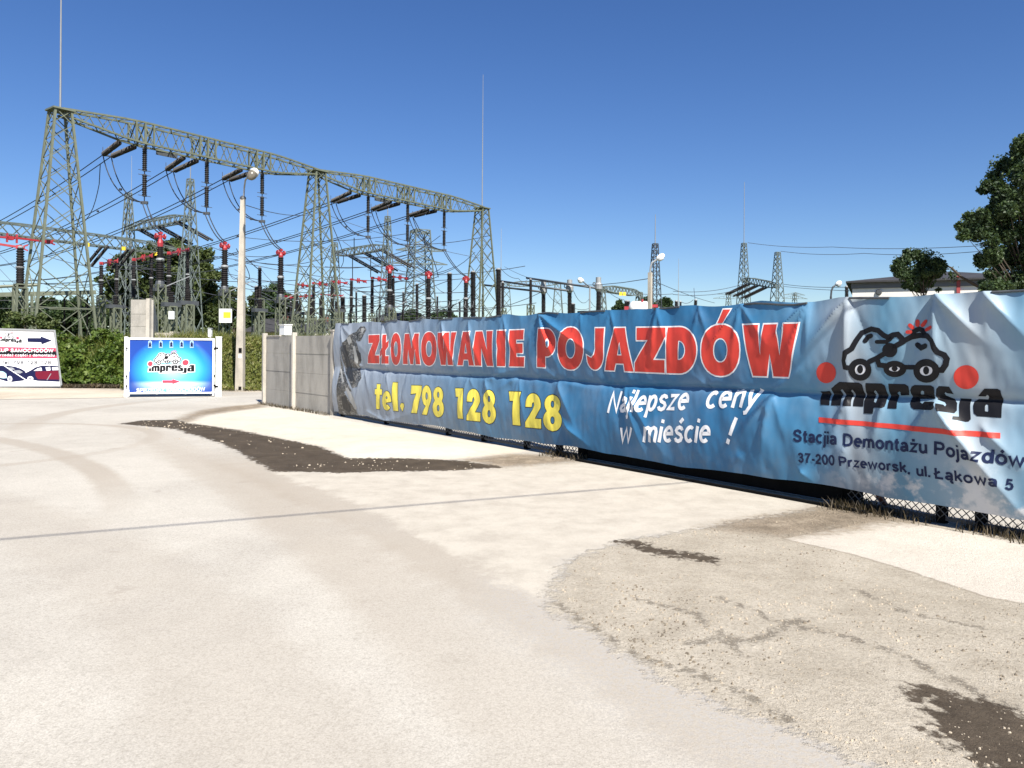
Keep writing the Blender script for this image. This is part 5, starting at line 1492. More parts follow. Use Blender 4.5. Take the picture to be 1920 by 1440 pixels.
# the red headed circuit breakers in front of the portal
heads = [(300, 443, 462, 487, 527, 622), (421, 461, 468, 500, 537, 625), (526, 474, 482, 520, 552, 625), (730, 503, 512, 545, 572, 610), (803, 514, 522, 560, 600, 625), (873, 523, 530, 560, 596, 625)]
where = ['behind the grey concrete bastion', 'carrying a white and yellow board', 'right of the light pole', 'below the middle of the banner headline, left one', 'standing before the far pylon', 'nearest the right tower of the portal']
breakers = []
for i, (px, y0, y1, ym, yb_, yg) in enumerate(heads):
    ve = phases[i][3]
    k = (px - 960) / FOC
    s_ = (k * ve.y - ve.x) / (-away.x + k * away.y)      # along -away from the insulator foot
    base = ve - away * s_
    Y = base.y
    P_ = lambda py, x=px: W(x, py, Y)
    x0, yy0 = P_(yb_).x, Y
    g_ = Vector((x0, Y, Hz(x0, Y)))
    t = thing('circuit_breaker', 'tall black breaker column with red head, ' + where[i], 'breaker', tuple(g_), 'red headed breaker columns')
    zb, zm, zt = P_(yb_).z, P_(ym).z, P_(y1).z
    leg, br = MB(), MB(); lattice(leg, br, g_, (g_.x, g_.y, zb - .25), .5, .5, 7, .075, .05, baz, single=True); st = leg.build('stand', M['steel'], t); br.build('bracing', M['steel'], st)
    c = lambda z: Vector((g_.x, g_.y, z))
    mb = MB(); mb.lathe(c(zb - .45), c(zb + .05), [(0, .30), (.2, .32), (.8, .26), (1, .22)], 10); mb.box(c(zb - .55), (.8, .3, .22), baz); mb.build('drive_box', M['steel_dark'], t)
    mb = MB(); mb.sheds(c(zb), c(zm - .08), .27, None, 10); mb.build('lower_column', M['porcelain'], t)
    mb = MB(); mb.lathe(c(zm - .1), c(zm + .1), [(0, .2), (.3, .26), (.7, .26), (1, .2)], 10); mb.build('flange', M['galv'], t)
    mb = MB(); mb.sheds(c(zm + .08), c(zt), .22, None, 10); mb.build('upper_column', M['porcelain'], t)
    hz = c(P_(y0).z)
    mb = MB(); mb.lathe(c(zt - .02), hz + Vector((0, 0, .12)), [(0, .17), (.3, .19), (.6, .12), (1, .09)], 10)
    mb.bar(hz - bd * .34, hz + bd * .28, .13, .14)
    for e in (-.28, .28):
        q = hz + bd * e; ring = [q + Vector((0, 0, .0)) + bd.cross(Vector((0, 0, 1))) * .15 * math.cos(a * .785) + Vector((0, 0, .15 * math.sin(a * .785))) for a in range(9)]
        mb.tube(ring, .05, 6)
    mb.box(hz + Vector((0, 0, .2)), (.22, .22, .14), baz)
    mb.build('head', M['red'], t)
    breakers.append((hz + Vector((0, 0, .25)), g_, zb))
    if i in (0, 1, 2, 3):
        mb = MB(); q = c(zb - .5); mb.bar(q, q + bd * 2.0 + Vector((0, 0, .95)), .05); mb.build('operating_rod', M['galv'], t)
    if i == 1:
        q = W(423, 592, Y - .6); bx = MB(); bx.box(q, (.85, .12, .95)); bd_ = bx.build('notice_board', M['white'], t); yl = MB(); yl.box(q + Vector((.12, -.066, .05)), (.5, .012, .4)); yl.build('warning_sign', M['yellow'], bd_)
# leads from every dead end
for i, (ea, eb, end, ve) in enumerate(phases):
    w_ = ['first', 'second', 'third', 'fourth', 'fifth', 'sixth'][i]
    lines = []
    for e, o in ((ea, -.14), (eb, .14)):
        v_ = ve + bd * o; low = e.lerp(v_, .55); low = Vector((low.x, low.y, min(e.z, v_.z) + .35 * 0))
        b0_, b1_, b2_ = Vector(e), Vector((e.x * .75 + v_.x * .25, e.y * .75 + v_.y * .25, v_.z + (e.z - v_.z) * .12)), v_
        pts = []
        for q in range(13):
            s_ = q / 12; pts.append(b0_ * (1 - s_) ** 2 + b1_ * 2 * s_ * (1 - s_) + b2_ * s_ ** 2)
        h_ = breakers[i][0] + bd * o
        lines.append(pts + sag(v_, h_, .35, 8)[1:])
    wire('jumper_lead', 'twin jumper lead curving from the %s slanting insulator pair to its red head' % w_, lines, .038, group='twin jumper leads to the breakers', clamps=[lines[0][6].lerp(lines[1][6], .5), lines[0][10]])
    # line conductors running away to the left
    L = 75 if i < 3 else 95
    fall = [(.0), (.0), (.0), (.0), (.0), (.0)][i]
    far = end + away * L; far.z = end.z - 2.2
    la = [sag(ea, far - bd * .2, 2.3, 24), sag(eb, far + bd * .2, 2.3, 24)]
    wire('line_conductor', 'twin overhead conductor leaving the %s slanting insulator pair towards the left' % w_, la, .042, group='twin overhead conductors of the portal', clamps=[(la[0][j] + la[1][j]) / 2 for j in (4, 9, 14)])

def small_gantry(label, a, b_, ya0, yb0, Ya, Yb, ybeam_a, ybeam_b, wb=1.9, wt=.5, n=8, rods=(None, None), ins=0, leg=.10, hw=.5):
    """two lattice columns (px a, b) with tops at rows ya0, yb0 and a girder between them"""
    A, B = W(a, ya0, Ya), W(b_, yb0, Yb)
    t = thing('lattice_gantry', label, 'gantry', tuple(gz(A)))
    d = (B - A); d.z = 0; d.normalize(); az = math.atan2(d.y, d.x)
    for T, r_ in ((A, rods[0]), (B, rods[1])):
        l_, br = MB(), MB(); lattice(l_, br, (T.x, T.y, Hz(T.x, T.y)), T, wb, wt, n, leg, leg * .6, az)
        tw = l_.build('column', M['steel_far'], t); br.build('bracing', M['steel_far'], tw)
        if r_:
            e = Vector((T.x, T.y, W(960, r_, T.y).z)); mb = MB(); mb.tube([T, T.lerp(e, .5), e], [.06, .05, .035], 5); mb.build('lightning_rod', M['rodgrey'], t)
    P0, P1 = Vector((A.x, A.y, W(a, ybeam_a, Ya).z)), Vector((B.x, B.y, W(b_, ybeam_b, Yb).z))
    ch, br = MB(), MB(); pt = truss(ch, br, P0, P1, hw, .55, .35, 12, leg, leg * .6, .2)
    g_ = ch.build('girder', M['steel_far'], t); br.build('bracing', M['steel_far'], g_)
    return t, pt, d
def hang(pt, ks, dirv, ln, label, r=.14):
    t = None
    for j, k in enumerate(ks):
        p = pt(k, 1, 0)
        o = thing('tension_insulator', label % NUM[j], 'insulator', tuple(p), 'slanting insulators under the rear gantries')
        for s_ in (-.25, .25):
            mb = MB(); a = p + Vector((s_, 0, 0)); mb.sheds(a, a + dirv * ln, r); mb.build('string', M['porcelain'], o)
dd = Vector((.77, -.62, -.28)).normalized()
g1, pt1, _ = small_gantry('rear lattice gantry with two rods, standing before the large tree on the left', 241, 357, 362, 336, 92, 86, 430, 408, 2.2, .5, 9, (None, 285))
hang(pt1, (.25, .55, .85), Vector((.75, .1, -.42)).normalized(), 4.2, 'dark slanting insulator pair, %s one on the rear gantry by the large tree')
g2, pt2, _ = small_gantry('rear lattice gantry between the middle tower and the far pylon', 628, 727, 455, 406, 108, 104, 478, 463, 2.0, .5, 9, (None, 376))
hang(pt2, (.3, .6, .9), Vector((.8, .1, -.45)).normalized(), 5.0, 'dark slanting insulator pair, %s one on the gantry behind the middle tower')
g3, pt3, _ = small_gantry('low lattice gantry crossing behind the left tower at mid height', -120, 345, 405, 478, 52, 74, 415, 474, 1.6, .5, 7)
hang(pt3, (.58, .70), Vector((-.6, .3, -.5)).normalized(), 2.6, 'dark slanting insulator pair, %s one on the low gantry behind the left tower')
for px, py, Y in ((164, 459, 58), (232, 466, 64), (292, 476, 70)): mb = MB(); mb.box(W(px, py, Y), (.3, .06, .3)); mb.build('phase_plate', M['yellow'], g3)
g4, pt4, _ = small_gantry('far small lattice gantry with a tall rod, above the emblem of the banner', 1395, 1458, 456, 473, 120, 112, 525, 538, 2.3, .55, 11, (338, None), leg=.09)
hang(pt4, (.25, .5, .75), Vector((-.7, .1, -.35)).normalized(), 3.6, 'dark slanting insulator pair, %s one on the far gantry above the banner', .16)
g5, pt5, _ = small_gantry('far low lattice gantry with a yellow plate beside the concrete lamp pole', 1128, 1199, 538, 548, 105, 112, 541, 552, 1.7, .6, 5, leg=.11)
for o in (0, .5): mb = MB(); mb.box(W(1164, 551, 106) + Vector((o, 0, 0)), (.42, .06, .5)); mb.build('phase_plate', M['yellow'], g5)
g6, pt6, _ = small_gantry('far faint lattice gantry behind the bus tubes right of the portal', 950, 1046, 532, 530, 150, 150, 534, 532, 3.0, 1.0, 6, leg=.11)

# single masts and far pylons
def mast(label, px, y0, yrod, Y, wb=1.6, wt=.5, n=10, name='lightning_mast', mt='steel_dark'):
    T = W(px, y0, Y)
    t = thing(name, label, 'mast', tuple(gz(T)))
    l_, br = MB(), MB(); lattice(l_, br, gz(T), T, wb, wt, n, .085, .045, .3); tw = l_.build('column', M[mt], t); br.build('bracing', M[mt], tw)
    e = Vector((T.x, T.y, W(px, yrod, Y).z)); mb = MB(); mb.tube([T, T.lerp(e, .5), e], [.06, .05, .035], 5); mb.build('lightning_rod', M['rodgrey'], t)
mast('slim dark lattice mast with a rod beside the concrete lamp pole', 1228.5, 457, 402, 92, 1.7, .5, 11)
def rod(label, px, y0, Y, r=.05):
    T = W(px, 560, Y); e = Vector((T.x, T.y, W(px, y0, Y).z)); b_ = gz(T)
    t = thing('lightning_rod', label, 'lightning rod', tuple(b_))
    mb = MB(); mb.tube([b_, b_.lerp(e, .55)], r * 1.5, 6); mb.build('pipe', M['galv'], t); mb = MB(); mb.tube([b_.lerp(e, .55), e], [r, .02], 5); mb.build('tip', M['galv'], t)
rod('thin bare rod just right of the portal', 939, 428, 95)
rod('thin bare rod right of the slim lattice mast', 1272, 485, 100)
rod('thin bare rod left of the rear gantry before the large tree', 245, 292, 94)
rod('short thin rod by the corner of the white building', 1587.5, 528, 80)

def pylon(label, px, y0, y1, Y, wb, wt, arms, n=12, th=.16):
    T = W(px, y0, Y); b_ = Vector((T.x, T.y, ZG))
    t = thing('transmission_pylon', label, 'pylon', tuple(b_))
    l_, br = MB(), MB(); lattice(l_, br, b_, T, wb, wt, n, th, th * .6, .5); tw = l_.build('body', M['steel_far'], t); br.build('bracing', M['steel_far'], tw)
    for py, half in arms:
        z = W(px, py, Y).z; c = Vector((T.x, T.y, z)); mb = MB(); ax = Vector((math.cos(.2), math.sin(.2), 0))
        for s_ in (-1, 1):
            e = c + ax * half * s_
            for o in (-wt / 2, wt / 2): mb.bar(c + Vector((0, o, 0)), e, th * .7); mb.bar(c + Vector((0, o, half * .22)), e, th * .7)
            for q in (.3, .6): mb.bar(c.lerp(e, q), c.lerp(e, q) + Vector((0, 0, half * .22 * (1 - q))), th * .5)
        mb.build('cross_arm', M['steel_far'], t)
    return T
pylon('tall pale lattice pylon between the middle and right towers of the portal', 788, 432, 600, 135, 5.2, 2.6, ((437, 1.8), (470, 4.2), (495, 4.8)), 12, .17)
pylon('tiny far pylon left of the far gantry over the banner', 1366, 548, 580, 520, 6, 1.6, ((552, 8), (560, 11)), 8, .3)
pylon('tiny far pylon right of the far gantry over the banner', 1490, 550, 575, 540, 6, 1.6, ((553, 8), (560, 10)), 8, .3)

# disconnectors: two posts and a red arm between them
def disconnector(label, xl, yl, xr, yr, Yl, Yr, foot, r=.17, mid_y=None, leftpost=True, rightpost=True):
    A, B = W(xl, yl, Yl), W(xr, yr, Yr)
    g_ = gz((A + B) / 2)
    t = thing('disconnector', label, 'disconnector', tuple(g_), 'disconnector switches with red arms')
    d = (B - A).normalized()
    for P_, on in ((A, leftpost), (B, rightpost)):
        if not on: continue
        zb = W(960, foot, P_.y).z; b_ = Vector((P_.x, P_.y, max(zb, Hz(P_.x, P_.y) + .6))); top = P_ - Vector((0, 0, .15))
        mb = MB(); m_ = b_.lerp(top, .5); mb.sheds(b_, m_ - Vector((0, 0, .06)), r, None, 9); mb.sheds(m_ + Vector((0, 0, .06)), top, r * .92, None, 9); mb.build('insulator_post', M['porcelain'], t)
        mb = MB(); mb.lathe(m_ - Vector((0, 0, .07)), m_ + Vector((0, 0, .07)), [(0, r * .8), (.4, r * 1.15), (.6, r * 1.15), (1, r * .8)], 9); mb.build('flange', M['galv'], t)
        q = Vector((P_.x, P_.y, Hz(P_.x, P_.y)))
        if b_.z - q.z > .5:
            l_, br = MB(), MB(); lattice(l_, br, q, b_, .42, .42, 5, .08, .05, baz, single=True); s_ = l_.build('stand', M['steel'], t); br.build('bracing', M['steel'], s_)
    mb = MB(); mb.bar(A - d * .2, A.lerp(B, .55), .12, .11); mb.bar(A.lerp(B, .45) + Vector((0, 0, .05)), B + d * .2, .12, .11)
    for f in (0.02, .5, .98): q = A.lerp(B, f); mb.box(q, (.26, .26, .22), math.atan2(d.y, d.x)); 
    for f in (.46, .58): q = A.lerp(B, f); mb.bar(q + Vector((0, 0, -.26)), q + Vector((0, 0, .26)), .09)
    mb.bar(B, B + d * .35 + Vector((0, 0, .18)), .07); mb.bar(B, B + d * .35 - Vector((0, 0, .12)), .07)
    mb.build('arm', M['red'], t)
D = disconnector
D('long red armed disconnector crossing the left edge, upper of two', -60, 438, 92, 454, 43, 47, 560, .19, rightpost=False)
D('long red armed disconnector crossing the left edge, lower of two', -60, 452, 38, 464, 40, 41, 540, .19)
D('red armed disconnector behind the left tower, first of the row before the large tree', 190, 494, 219, 490, 58, 62, 560)
D('red armed disconnector in the middle of the row before the large tree', 251, 487, 284, 480, 60, 65, 565)
D('red armed disconnector at the right end of the row before the large tree', 317, 475, 352, 469, 56, 60, 562)
D('red armed disconnector in front of the middle tower, upper row leftmost', 557, 533, 577, 536, 78, 80, 595, .2, rightpost=False)
D('red armed disconnector behind the front leg of the middle tower, upper row', 588, 531, 611, 534, 80, 82, 595, .2, rightpost=False)
D('red armed disconnector against the right leg of the middle tower, upper row', 623, 528, 648, 531, 80, 82, 590, .2, rightpost=False)
D('red armed disconnector in the clear right of the middle tower, first', 659, 524, 684, 528, 78, 80, 590, .2, rightpost=False)
D('red armed disconnector in the clear right of the middle tower, second', 698, 521, 722, 525, 77, 79, 590, .2, rightpost=False)
D('red armed disconnector touching the breaker column before the rear gantry', 737, 519, 762, 522, 76, 78, 585, .2, rightpost=False)
D('red armed disconnector left of the middle tower, lower row', 536, 556, 553, 559, 88, 90, 600, .2, rightpost=False)
D('red armed disconnector inside the foot of the middle tower, lower row', 563, 556, 583, 555, 88, 90, 600, .2)
D('red armed disconnector at the right foot of the middle tower, lower row', 603, 552, 641, 555, 86, 90, 600, .2)

# plain insulator columns, arresters and instrument transformers
def column(label, px, y0, y1, Y, r, name='post_insulator', cat='insulator', head=None, group='plain black insulator columns', stand=True, lean=0, dome=None):
    T, B = W(px + lean, y0, Y), W(px, y1, Y)
    g_ = gz(B)
    t = thing(name, label, cat, tuple(g_), group)
    if B.z < g_.z + .3: B = Vector((B.x, B.y, g_.z + .3))
    mb = MB(); mb.sheds(B, T, r, None, 10); mb.build('porcelain', M['porcelain'], t)
    mb = MB(); mb.lathe(T - Vector((0, 0, .05)), T + Vector((0, 0, .12)), [(0, r * .8), (.5, r * .85), (1, r * .5)], 9)
    mb.build('top_cap', M['galv'], t)
    if dome:
        h = dome; mb = MB(); mb.lathe(T, T + Vector((0, 0, h)), [(0, r * .9), (.15, r * 1.5), (.45, r * 1.6), (.6, r * 1.1), (.98, r * 1.05), (1, r * .6)], 12); mb.build('tank', M['galv'], t)
        mb = MB(); q = T + Vector((-r * 1.7, 0, h * .5)); mb.tube([q + Vector((.5 * r * math.cos(a * .785), 0, .5 * r * math.sin(a * .785) * 1.4)) for a in range(9)], .05, 6); mb.build('ring', M['steel_dark'], t)
    if stand:
        l_, br = MB(), MB(); lattice(l_, br, g_, B, .5, .5, 4, .09, .05, baz, single=True); s_ = l_.build('stand', M['steel'], t); br.build('bracing', M['steel'], s_)
    return T
cT = {}
for key, lab, px, y0, y1, Y, r in (
    ('a', 'thin tall black column left of the third breaker, behind the light pole', 487, 503, 560, 66, .17), ('b', 'shorter black column hugging a thin tall one right of the light pole', 481, 538, 575, 66, .19),
    ('c', 'thick black column in the pale grass at the left edge', 38, 464, 540, 41, .2),
    ('d', 'stubby black column by the right foot of the middle tower', 643, 557, 604, 84, .26), ('e', 'stubby black column standing free between two red armed posts', 683, 555, 604, 84, .28),
    ('f', 'thick black column left of the sixth breaker, pale cap', 843, 513, 600, 80, .29), ('g', 'thick black column at the left leg of the right tower', 887, 510, 598, 76, .29), ('h', 'thick black column at the right leg of the right tower', 934.5, 505, 595, 74, .28),
    ('i', 'thin dark column before the far pylon, left of its breaker', 782, 533, 600, 90, .2),
    ('j', 'stub of a black column behind the second bus tube transformer', 1074, 570, 595, 85, .3), ('k', 'stub of a black column left of the white tank', 1176, 565, 595, 85, .36),
    ('l', 'small black stub left of the bare rod near the lamp pole', 1268, 565, 590, 85, .2), ('m', 'thin black stub right of the bare rod near the lamp pole', 1276, 566, 590, 85, .13),
    ('o', 'black post beside the corner of the white building', 1587.5, 538, 570, 80, .2)):
    cT[key] = column(lab, px, y0, y1, Y, r)
for px, y0 in ((452, 545), (545, 566), (600, 560), (668, 548), (712, 556), (756, 548), (820, 556), (862, 566), (905, 552)):
    column('thin far black insulator post in the back rows of the substation', px, y0, 604, 112, .16, group='thin far insulator posts in the back rows')
cT['n'] = column('leaning black stub at the end of the thin wires', 1303, 563, 590, 85, .2, lean=1.5)
for key, lab, px, y0, y1, Y, hh in (('p', 'instrument transformer with grey tank, leftmost under the bus tubes', 1019, 551, 600, 78, 1.3), ('q', 'instrument transformer with grey tank, middle one under the bus tubes', 1068, 549, 600, 76, 1.3), ('r', 'instrument transformer with grey tank at the end of the longest bus tube', 1122, 546, 600, 74, 1.35)):
    cT[key] = column(lab, px, y0, y1, Y, .24, 'instrument_transformer', 'transformer', None, 'instrument transformers under the bus tubes', True, 0, hh)
for lab, px, y0, y1, Y in (('slim black bus support with grey foot under the longest tube', 995, 524, 572, 78), ('slim black bus support beside the right tower of the portal', 942.5, 530, 578, 80)):
    column(lab, px, y0, y1, Y, .17, 'bus_support', 'insulator', None, 'slim black bus supports')
for lab, a, b_ in (('longest and highest grey bus tube running to the right transformer', W(987, 521, 79), W(1116, 540, 73.5)), ('middle grey bus tube running to the second transformer', W(938, 527, 81), W(1064, 545, 75.5)), ('lowest grey bus tube running to the left transformer', W(905, 534, 84), W(1014, 547, 77.5))):
    mb = MB(); mb.tube([a, b_], .10, 8); tag(mb.build('bus_tube', M['steel_dark'], smooth=True), lab, 'bus tube', 'grey bus tubes')

# thin wires seen against the sky: (row points with depths, sag, label)
TW = [
 ([(0, 395, 62), (0, 395, 62)], 0, None),
 ([(458, 384, 25), (1218, 700, 60)], 0, None),
 ([(946, 500, 74), (1219, 522, 36)], .9, 'thin cable from the right tower to the concrete lamp pole'),
 ([(1220, 524, 36), (1340, 568, 60)], .1, 'thin cable falling right from the concrete lamp pole'),
 ([(930, 502, 76), (905, 485, 77), (600, 398, 70), (462, 385, 40)], .4, 'long thin cable from the light pole to the right tower'),
 ([(1262, 546, 105), (1392, 533, 119)], .5, 'upper thin wire left of the far gantry'), ([(1262, 552, 105), (1392, 541, 119)], .5, 'middle thin wire left of the far gantry'), ([(1262, 551, 112), (1200, 551, 112)], .1, 'short thin wire right of the low far gantry'),
 ([(1402, 455, 120), (1560, 463, 110), (1850, 460, 80)], .3, 'upper thin wire from the far gantry to the big tree'), ([(1464, 471, 112), (1620, 475, 100), (1850, 470, 80)], .3, 'lower thin wire from the far gantry to the big tree'),
 ([(1470, 533, 112), (1597, 538, 90)], .2, 'upper thin wire between the far gantry and the white building'), ([(1470, 537, 112), (1720, 547, 60)], .2, 'lower thin wire crossing the wall of the white building'),
 ([(1128, 534, 74), (1170, 562, 84), (1176, 564, 85)], .3, 'drooping lead at the right instrument transformer'), ([(1075, 545, 76), (1105, 560, 85), (1130, 566, 92)], .8, 'drooping lead at the middle instrument transformer'), ([(1025, 548, 78), (1060, 568, 85), (1110, 576, 92)], .5, 'drooping lead at the left instrument transformer'),
 ([(938, 502, 74), (972, 522, 76), (990, 523, 78)], .3, 'drooping lead from the thick column to the bus tube'),
 ([(1276, 565, 85), (1300, 562, 85)], .3, 'short drooping lead between two small stubs'), ([(1303, 561, 85), (1301, 540, 104)], .0, 'steep thin wire above the leaning stub'),
 ([(420, 470, 54), (445, 520, 54), (450, 533, 56)], .8, 'curving thin lead below the second breaker'),
]
rows = [(390, 478, 760, 497, 100), (440, 488, 900, 520, 110), (410, 500, 620, 520, 95), (440, 505, 790, 545, 95), (430, 514, 880, 548, 90), (400, 530, 780, 520, 100), (460, 530, 720, 560, 100), (470, 545, 870, 565, 105), (250, 495, 560, 525, 80), (205, 475, 560, 560, 75),
        (640, 520, 800, 530, 100), (700, 540, 880, 552, 100), (610, 500, 770, 480, 120), (740, 500, 800, 480, 125), (760, 470, 830, 500, 130), (800, 505, 870, 520, 120), (720, 560, 900, 578, 100), (0, 478, 220, 520, 60), (0, 505, 240, 545, 66), (160, 520, 400, 555, 75), (60, 470, 330, 500, 70)]
rw = random.Random(77)
for _ in range(26):
    x0 = rw.uniform(380, 760); y0 = rw.uniform(440, 570); ln_ = rw.uniform(120, 330)
    rows.append((x0, y0, x0 + ln_, y0 + rw.uniform(-14, 24), rw.uniform(85, 125)))
for _ in range(8):
    x0 = rw.uniform(0, 260); y0 = rw.uniform(455, 560); rows.append((x0, y0, x0 + rw.uniform(90, 200), y0 + rw.uniform(-5, 22), rw.uniform(60, 90)))
for j, (x0, y0, x1, y1, Y) in enumerate(rows):
    TW.append(([(x0, y0, Y), (x1, y1, Y - 12)], .8 + .7 * (j % 4), 'GROUP'))
for pts, sg, lab in TW:
    if lab is None: continue
    P_ = [W(*p) for p in pts]
    l_ = []
    for a, b_ in zip(P_[:-1], P_[1:]): l_ += sag(a, b_, sg, 10)
    dep = sum(p[2] for p in pts) / len(pts)
    if lab == 'GROUP': wire('thin_wire', 'thin dark wire strung between the steel towers in the middle of the substation', [l_], .027 * dep / 70, 'wire_thin', group='thin wires strung across the substation')
    else: wire('thin_wire', lab, [l_], .024 * max(.6, dep / 75), 'wire_thin', group='single thin cables against the sky')
# droppers hanging between levels
for j, (x0, y0, x1, y1, Y, lb) in enumerate(((188, 308, 186, 345, 50, 'short twin dropper with clamp below the first line conductor'), (186, 345, 105, 440, 52, 'long curved lead swinging down left from the twin dropper'), (443, 466, 462, 525, 60, 'curved dropper right of the light pole'),
        (448, 470, 487, 502, 62, 'second curved dropper running to the thin tall column'), (240, 382, 232, 440, 85, 'dropper beside the rear left gantry column'), (624, 425, 640, 500, 78, 'dropper inside the right leg of the middle tower'), (664, 446, 664, 478, 85, 'twin dropper above the rear middle gantry'),
        (775, 408, 822, 520, 90, 'long slack lead right of the fifth insulator'), (661, 478, 661, 522, 100, 'straight dropper under the rear middle gantry, left one'), (695, 475, 695, 520, 100, 'straight dropper under the rear middle gantry, right one'))):
    a, b_ = W(x0, y0, Y), W(x1, y1, Y + 2)
    l_ = [a.lerp(b_, i / 10) + Vector((.6 * math.sin(math.pi * i / 10) * (abs(x1 - x0) > 10), 0, -.7 * math.sin(math.pi * i / 10) * (abs(x1 - x0) > 10))) for i in range(11)]
    wire('dropper', lb, [l_], .032 * Y / 60, 'wire', group='droppers between wire levels')

# inner fence with barbed coil on leaning black arms
def inner_fence(label, x0, x1, y, Ya, Yb, n):
    a, b_ = W(x0, y, Ya), W(x1, y, Yb)
    t = thing('security_fence', label, 'fence', tuple(gz(a)))
    d = (b_ - a); L = d.length; dn = d.normalized(); sd = Vector((dn.y, -dn.x, 0)).normalized()
    for i in range(n):
        p = a.lerp(b_, (i + .5) / n); g_ = gz(p)
        mb = MB(); mb.tube([g_, Vector((p.x, p.y, p.z - .45)), p + sd * .05 + dn * .35], .06, 6); mb.build('post', M['black'], t)
    mb = MB(); N_ = int(L / .08); rr = .38
    mb.tube([a.lerp(b_, i / N_) + Vector((0, 0, rr * math.sin(i * .55))) + sd * rr * math.cos(i * .55) for i in range(N_ + 1)], .012, 3, cap=False)
    mb.build('barbed_coil', M['galv'], t)
    for h in (.1, .55, 1.1):
        mb = MB(); mb.bar(a - Vector((0, 0, h)), b_ - Vector((0, 0, h)), .035); mb.build('rail_wire', M['steel_dark'], t)
inner_fence('dark posted inner fence with barbed coil, right of the middle tower', 630, 905, 572, 62, 72, 6)
inner_fence('dark posted inner fence with barbed coil, behind the left tower', -40, 185, 548, 52, 56, 5)
mb = MB(); a, b_ = W(-60, 540, 50), W(75, 534, 52); mb.tube([a, b_], .10, 8); a, b_ = W(-60, 554, 50), W(180, 548, 54); mb.bar(a, b_, .1, .28)
for x in (-20, 60, 150): q = W(x, 552, 51.5); mb.bar(q, gz(q), .14)
t = mb.build('bus_bar', M['steel'], smooth=False); tag(t, 'pale horizontal bus bar on steel props at the left edge', 'bus bar')
# lattice plinths and boxes between the breakers
def plinth(label, px, y0, Y, wd, box=None):
    T = W(px, y0, Y); g_ = gz(T); t = thing('equipment_stand', label, 'stand', tuple(g_), 'short lattice equipment stands')
    l_, br = MB(), MB(); lattice(l_, br, g_, T, wd, wd, 4, .1, .06, baz, single=True); s_ = l_.build('frame', M['steel'], t); br.build('bracing', M['steel'], s_)
    mb = MB(); mb.box(T + Vector((0, 0, .12)), (wd * 2.4, wd, .26), baz); mb.build('drive_box', M['steel_dark'], t)
    mb = MB(); mb.sheds(T + Vector((0, 0, .2)), T + Vector((0, 0, .9)), .2); mb.build('insulator', M['porcelain'], t)
    if box: q = W(box[0], box[1], Y - .5); mb = MB(); mb.box(q, (.3, .2, .48)); mb.build('cabinet', M['white'], t)
plinth('short lattice stand carrying a small white cabinet', 321, 575, 47, .45, (322, 591))
plinth('short lattice stand just right of the white cabinet stand', 352, 572, 48, .5)
plinth('short lattice stand under the first disconnector before the large tree', 217, 578, 55, .5)
plinth('short lattice stand right of the light pole', 487, 585, 56, .45)
plinth('short lattice stand by the foot of the middle tower, left side', 560, 590, 66, .6)
plinth('short lattice stand by the foot of the middle tower, right side', 632, 585, 66, .6)

# the concrete bastion on the bank
def bastion():
    a, b_, c = W(246, 628, 31.5), W(277, 628, 31.3), W(293, 628, 35.5)
    t = thing('concrete_bastion', 'grey concrete retaining corner with a sloping right flank on the bank', 'wall', (a.x, a.y, Hz(a.x, a.y)))
    zb = 1.2; zt = W(262, 562, 31.5).z; zr = W(293, 603, 35.5).z
    th = .14
    for i, (z0, z1) in enumerate(((zb, 2.35), (2.36, 2.85), (2.86, zt))):
        mb = MB(); mb.box(((a.x + b_.x) / 2, a.y, (z0 + z1) / 2), (b_.x - a.x - .02, th - .01 * (i % 2), z1 - z0)); mb.build('panel', M['conc_panel'], t)
    mb = MB(); mb.box((b_.x + .03, b_.y + .02, (zb + zt) / 2 + .02), (.14, .2, zt - zb + .04)); mb.build('post', M['conc_post'], t)
    mb = MB()
    d = Vector((c.x - b_.x, c.y - b_.y, 0)).normalized(); s_ = Vector((d.y, -d.x, 0)) * th / 2
    p0 = Vector((b_.x + .1, b_.y + .1, 0)); p1 = Vector((c.x, c.y, 0))
    vs = []
    for o in (-1, 1):
        for p, z in ((p0, zb), (p1, zb), (p1, zr), (p0, zt)): vs.append((p.x + s_.x * o, p.y + s_.y * o, z))
    mb.add(vs, [(0, 1, 2, 3), (7, 6, 5, 4), (0, 4, 5, 1), (1, 5, 6, 2), (2, 6, 7, 3), (3, 7, 4, 0)]); mb.build('flank', M['conc_panel'], t)
    mb = MB(); q = W(308, 628, 33); mb.box((q.x, q.y, 1.75), (.85, .6, .75)); mb.box((q.x + .48, q.y - .1, 1.78), (.16, .6, .8)); mb.build('low_block', M['conc_post'], t)
bastion()
for lab, px, Y, h in (('white marker post on the bank crest left of the light pole', 394, 31.2, .45),):
    q = W(px, 640, Y); b_ = gz(q); t = thing('marker_post', lab, 'post', tuple(b_)); mb = MB(); mb.box(b_ + Vector((0, 0, h / 2)), (.13, .13, h)); mb.build('shaft', M['white'], t); mb = MB(); mb.box(b_ + Vector((0, 0, h + .03)), (.16, .16, .05)); mb.build('cap', M['galv'], t)
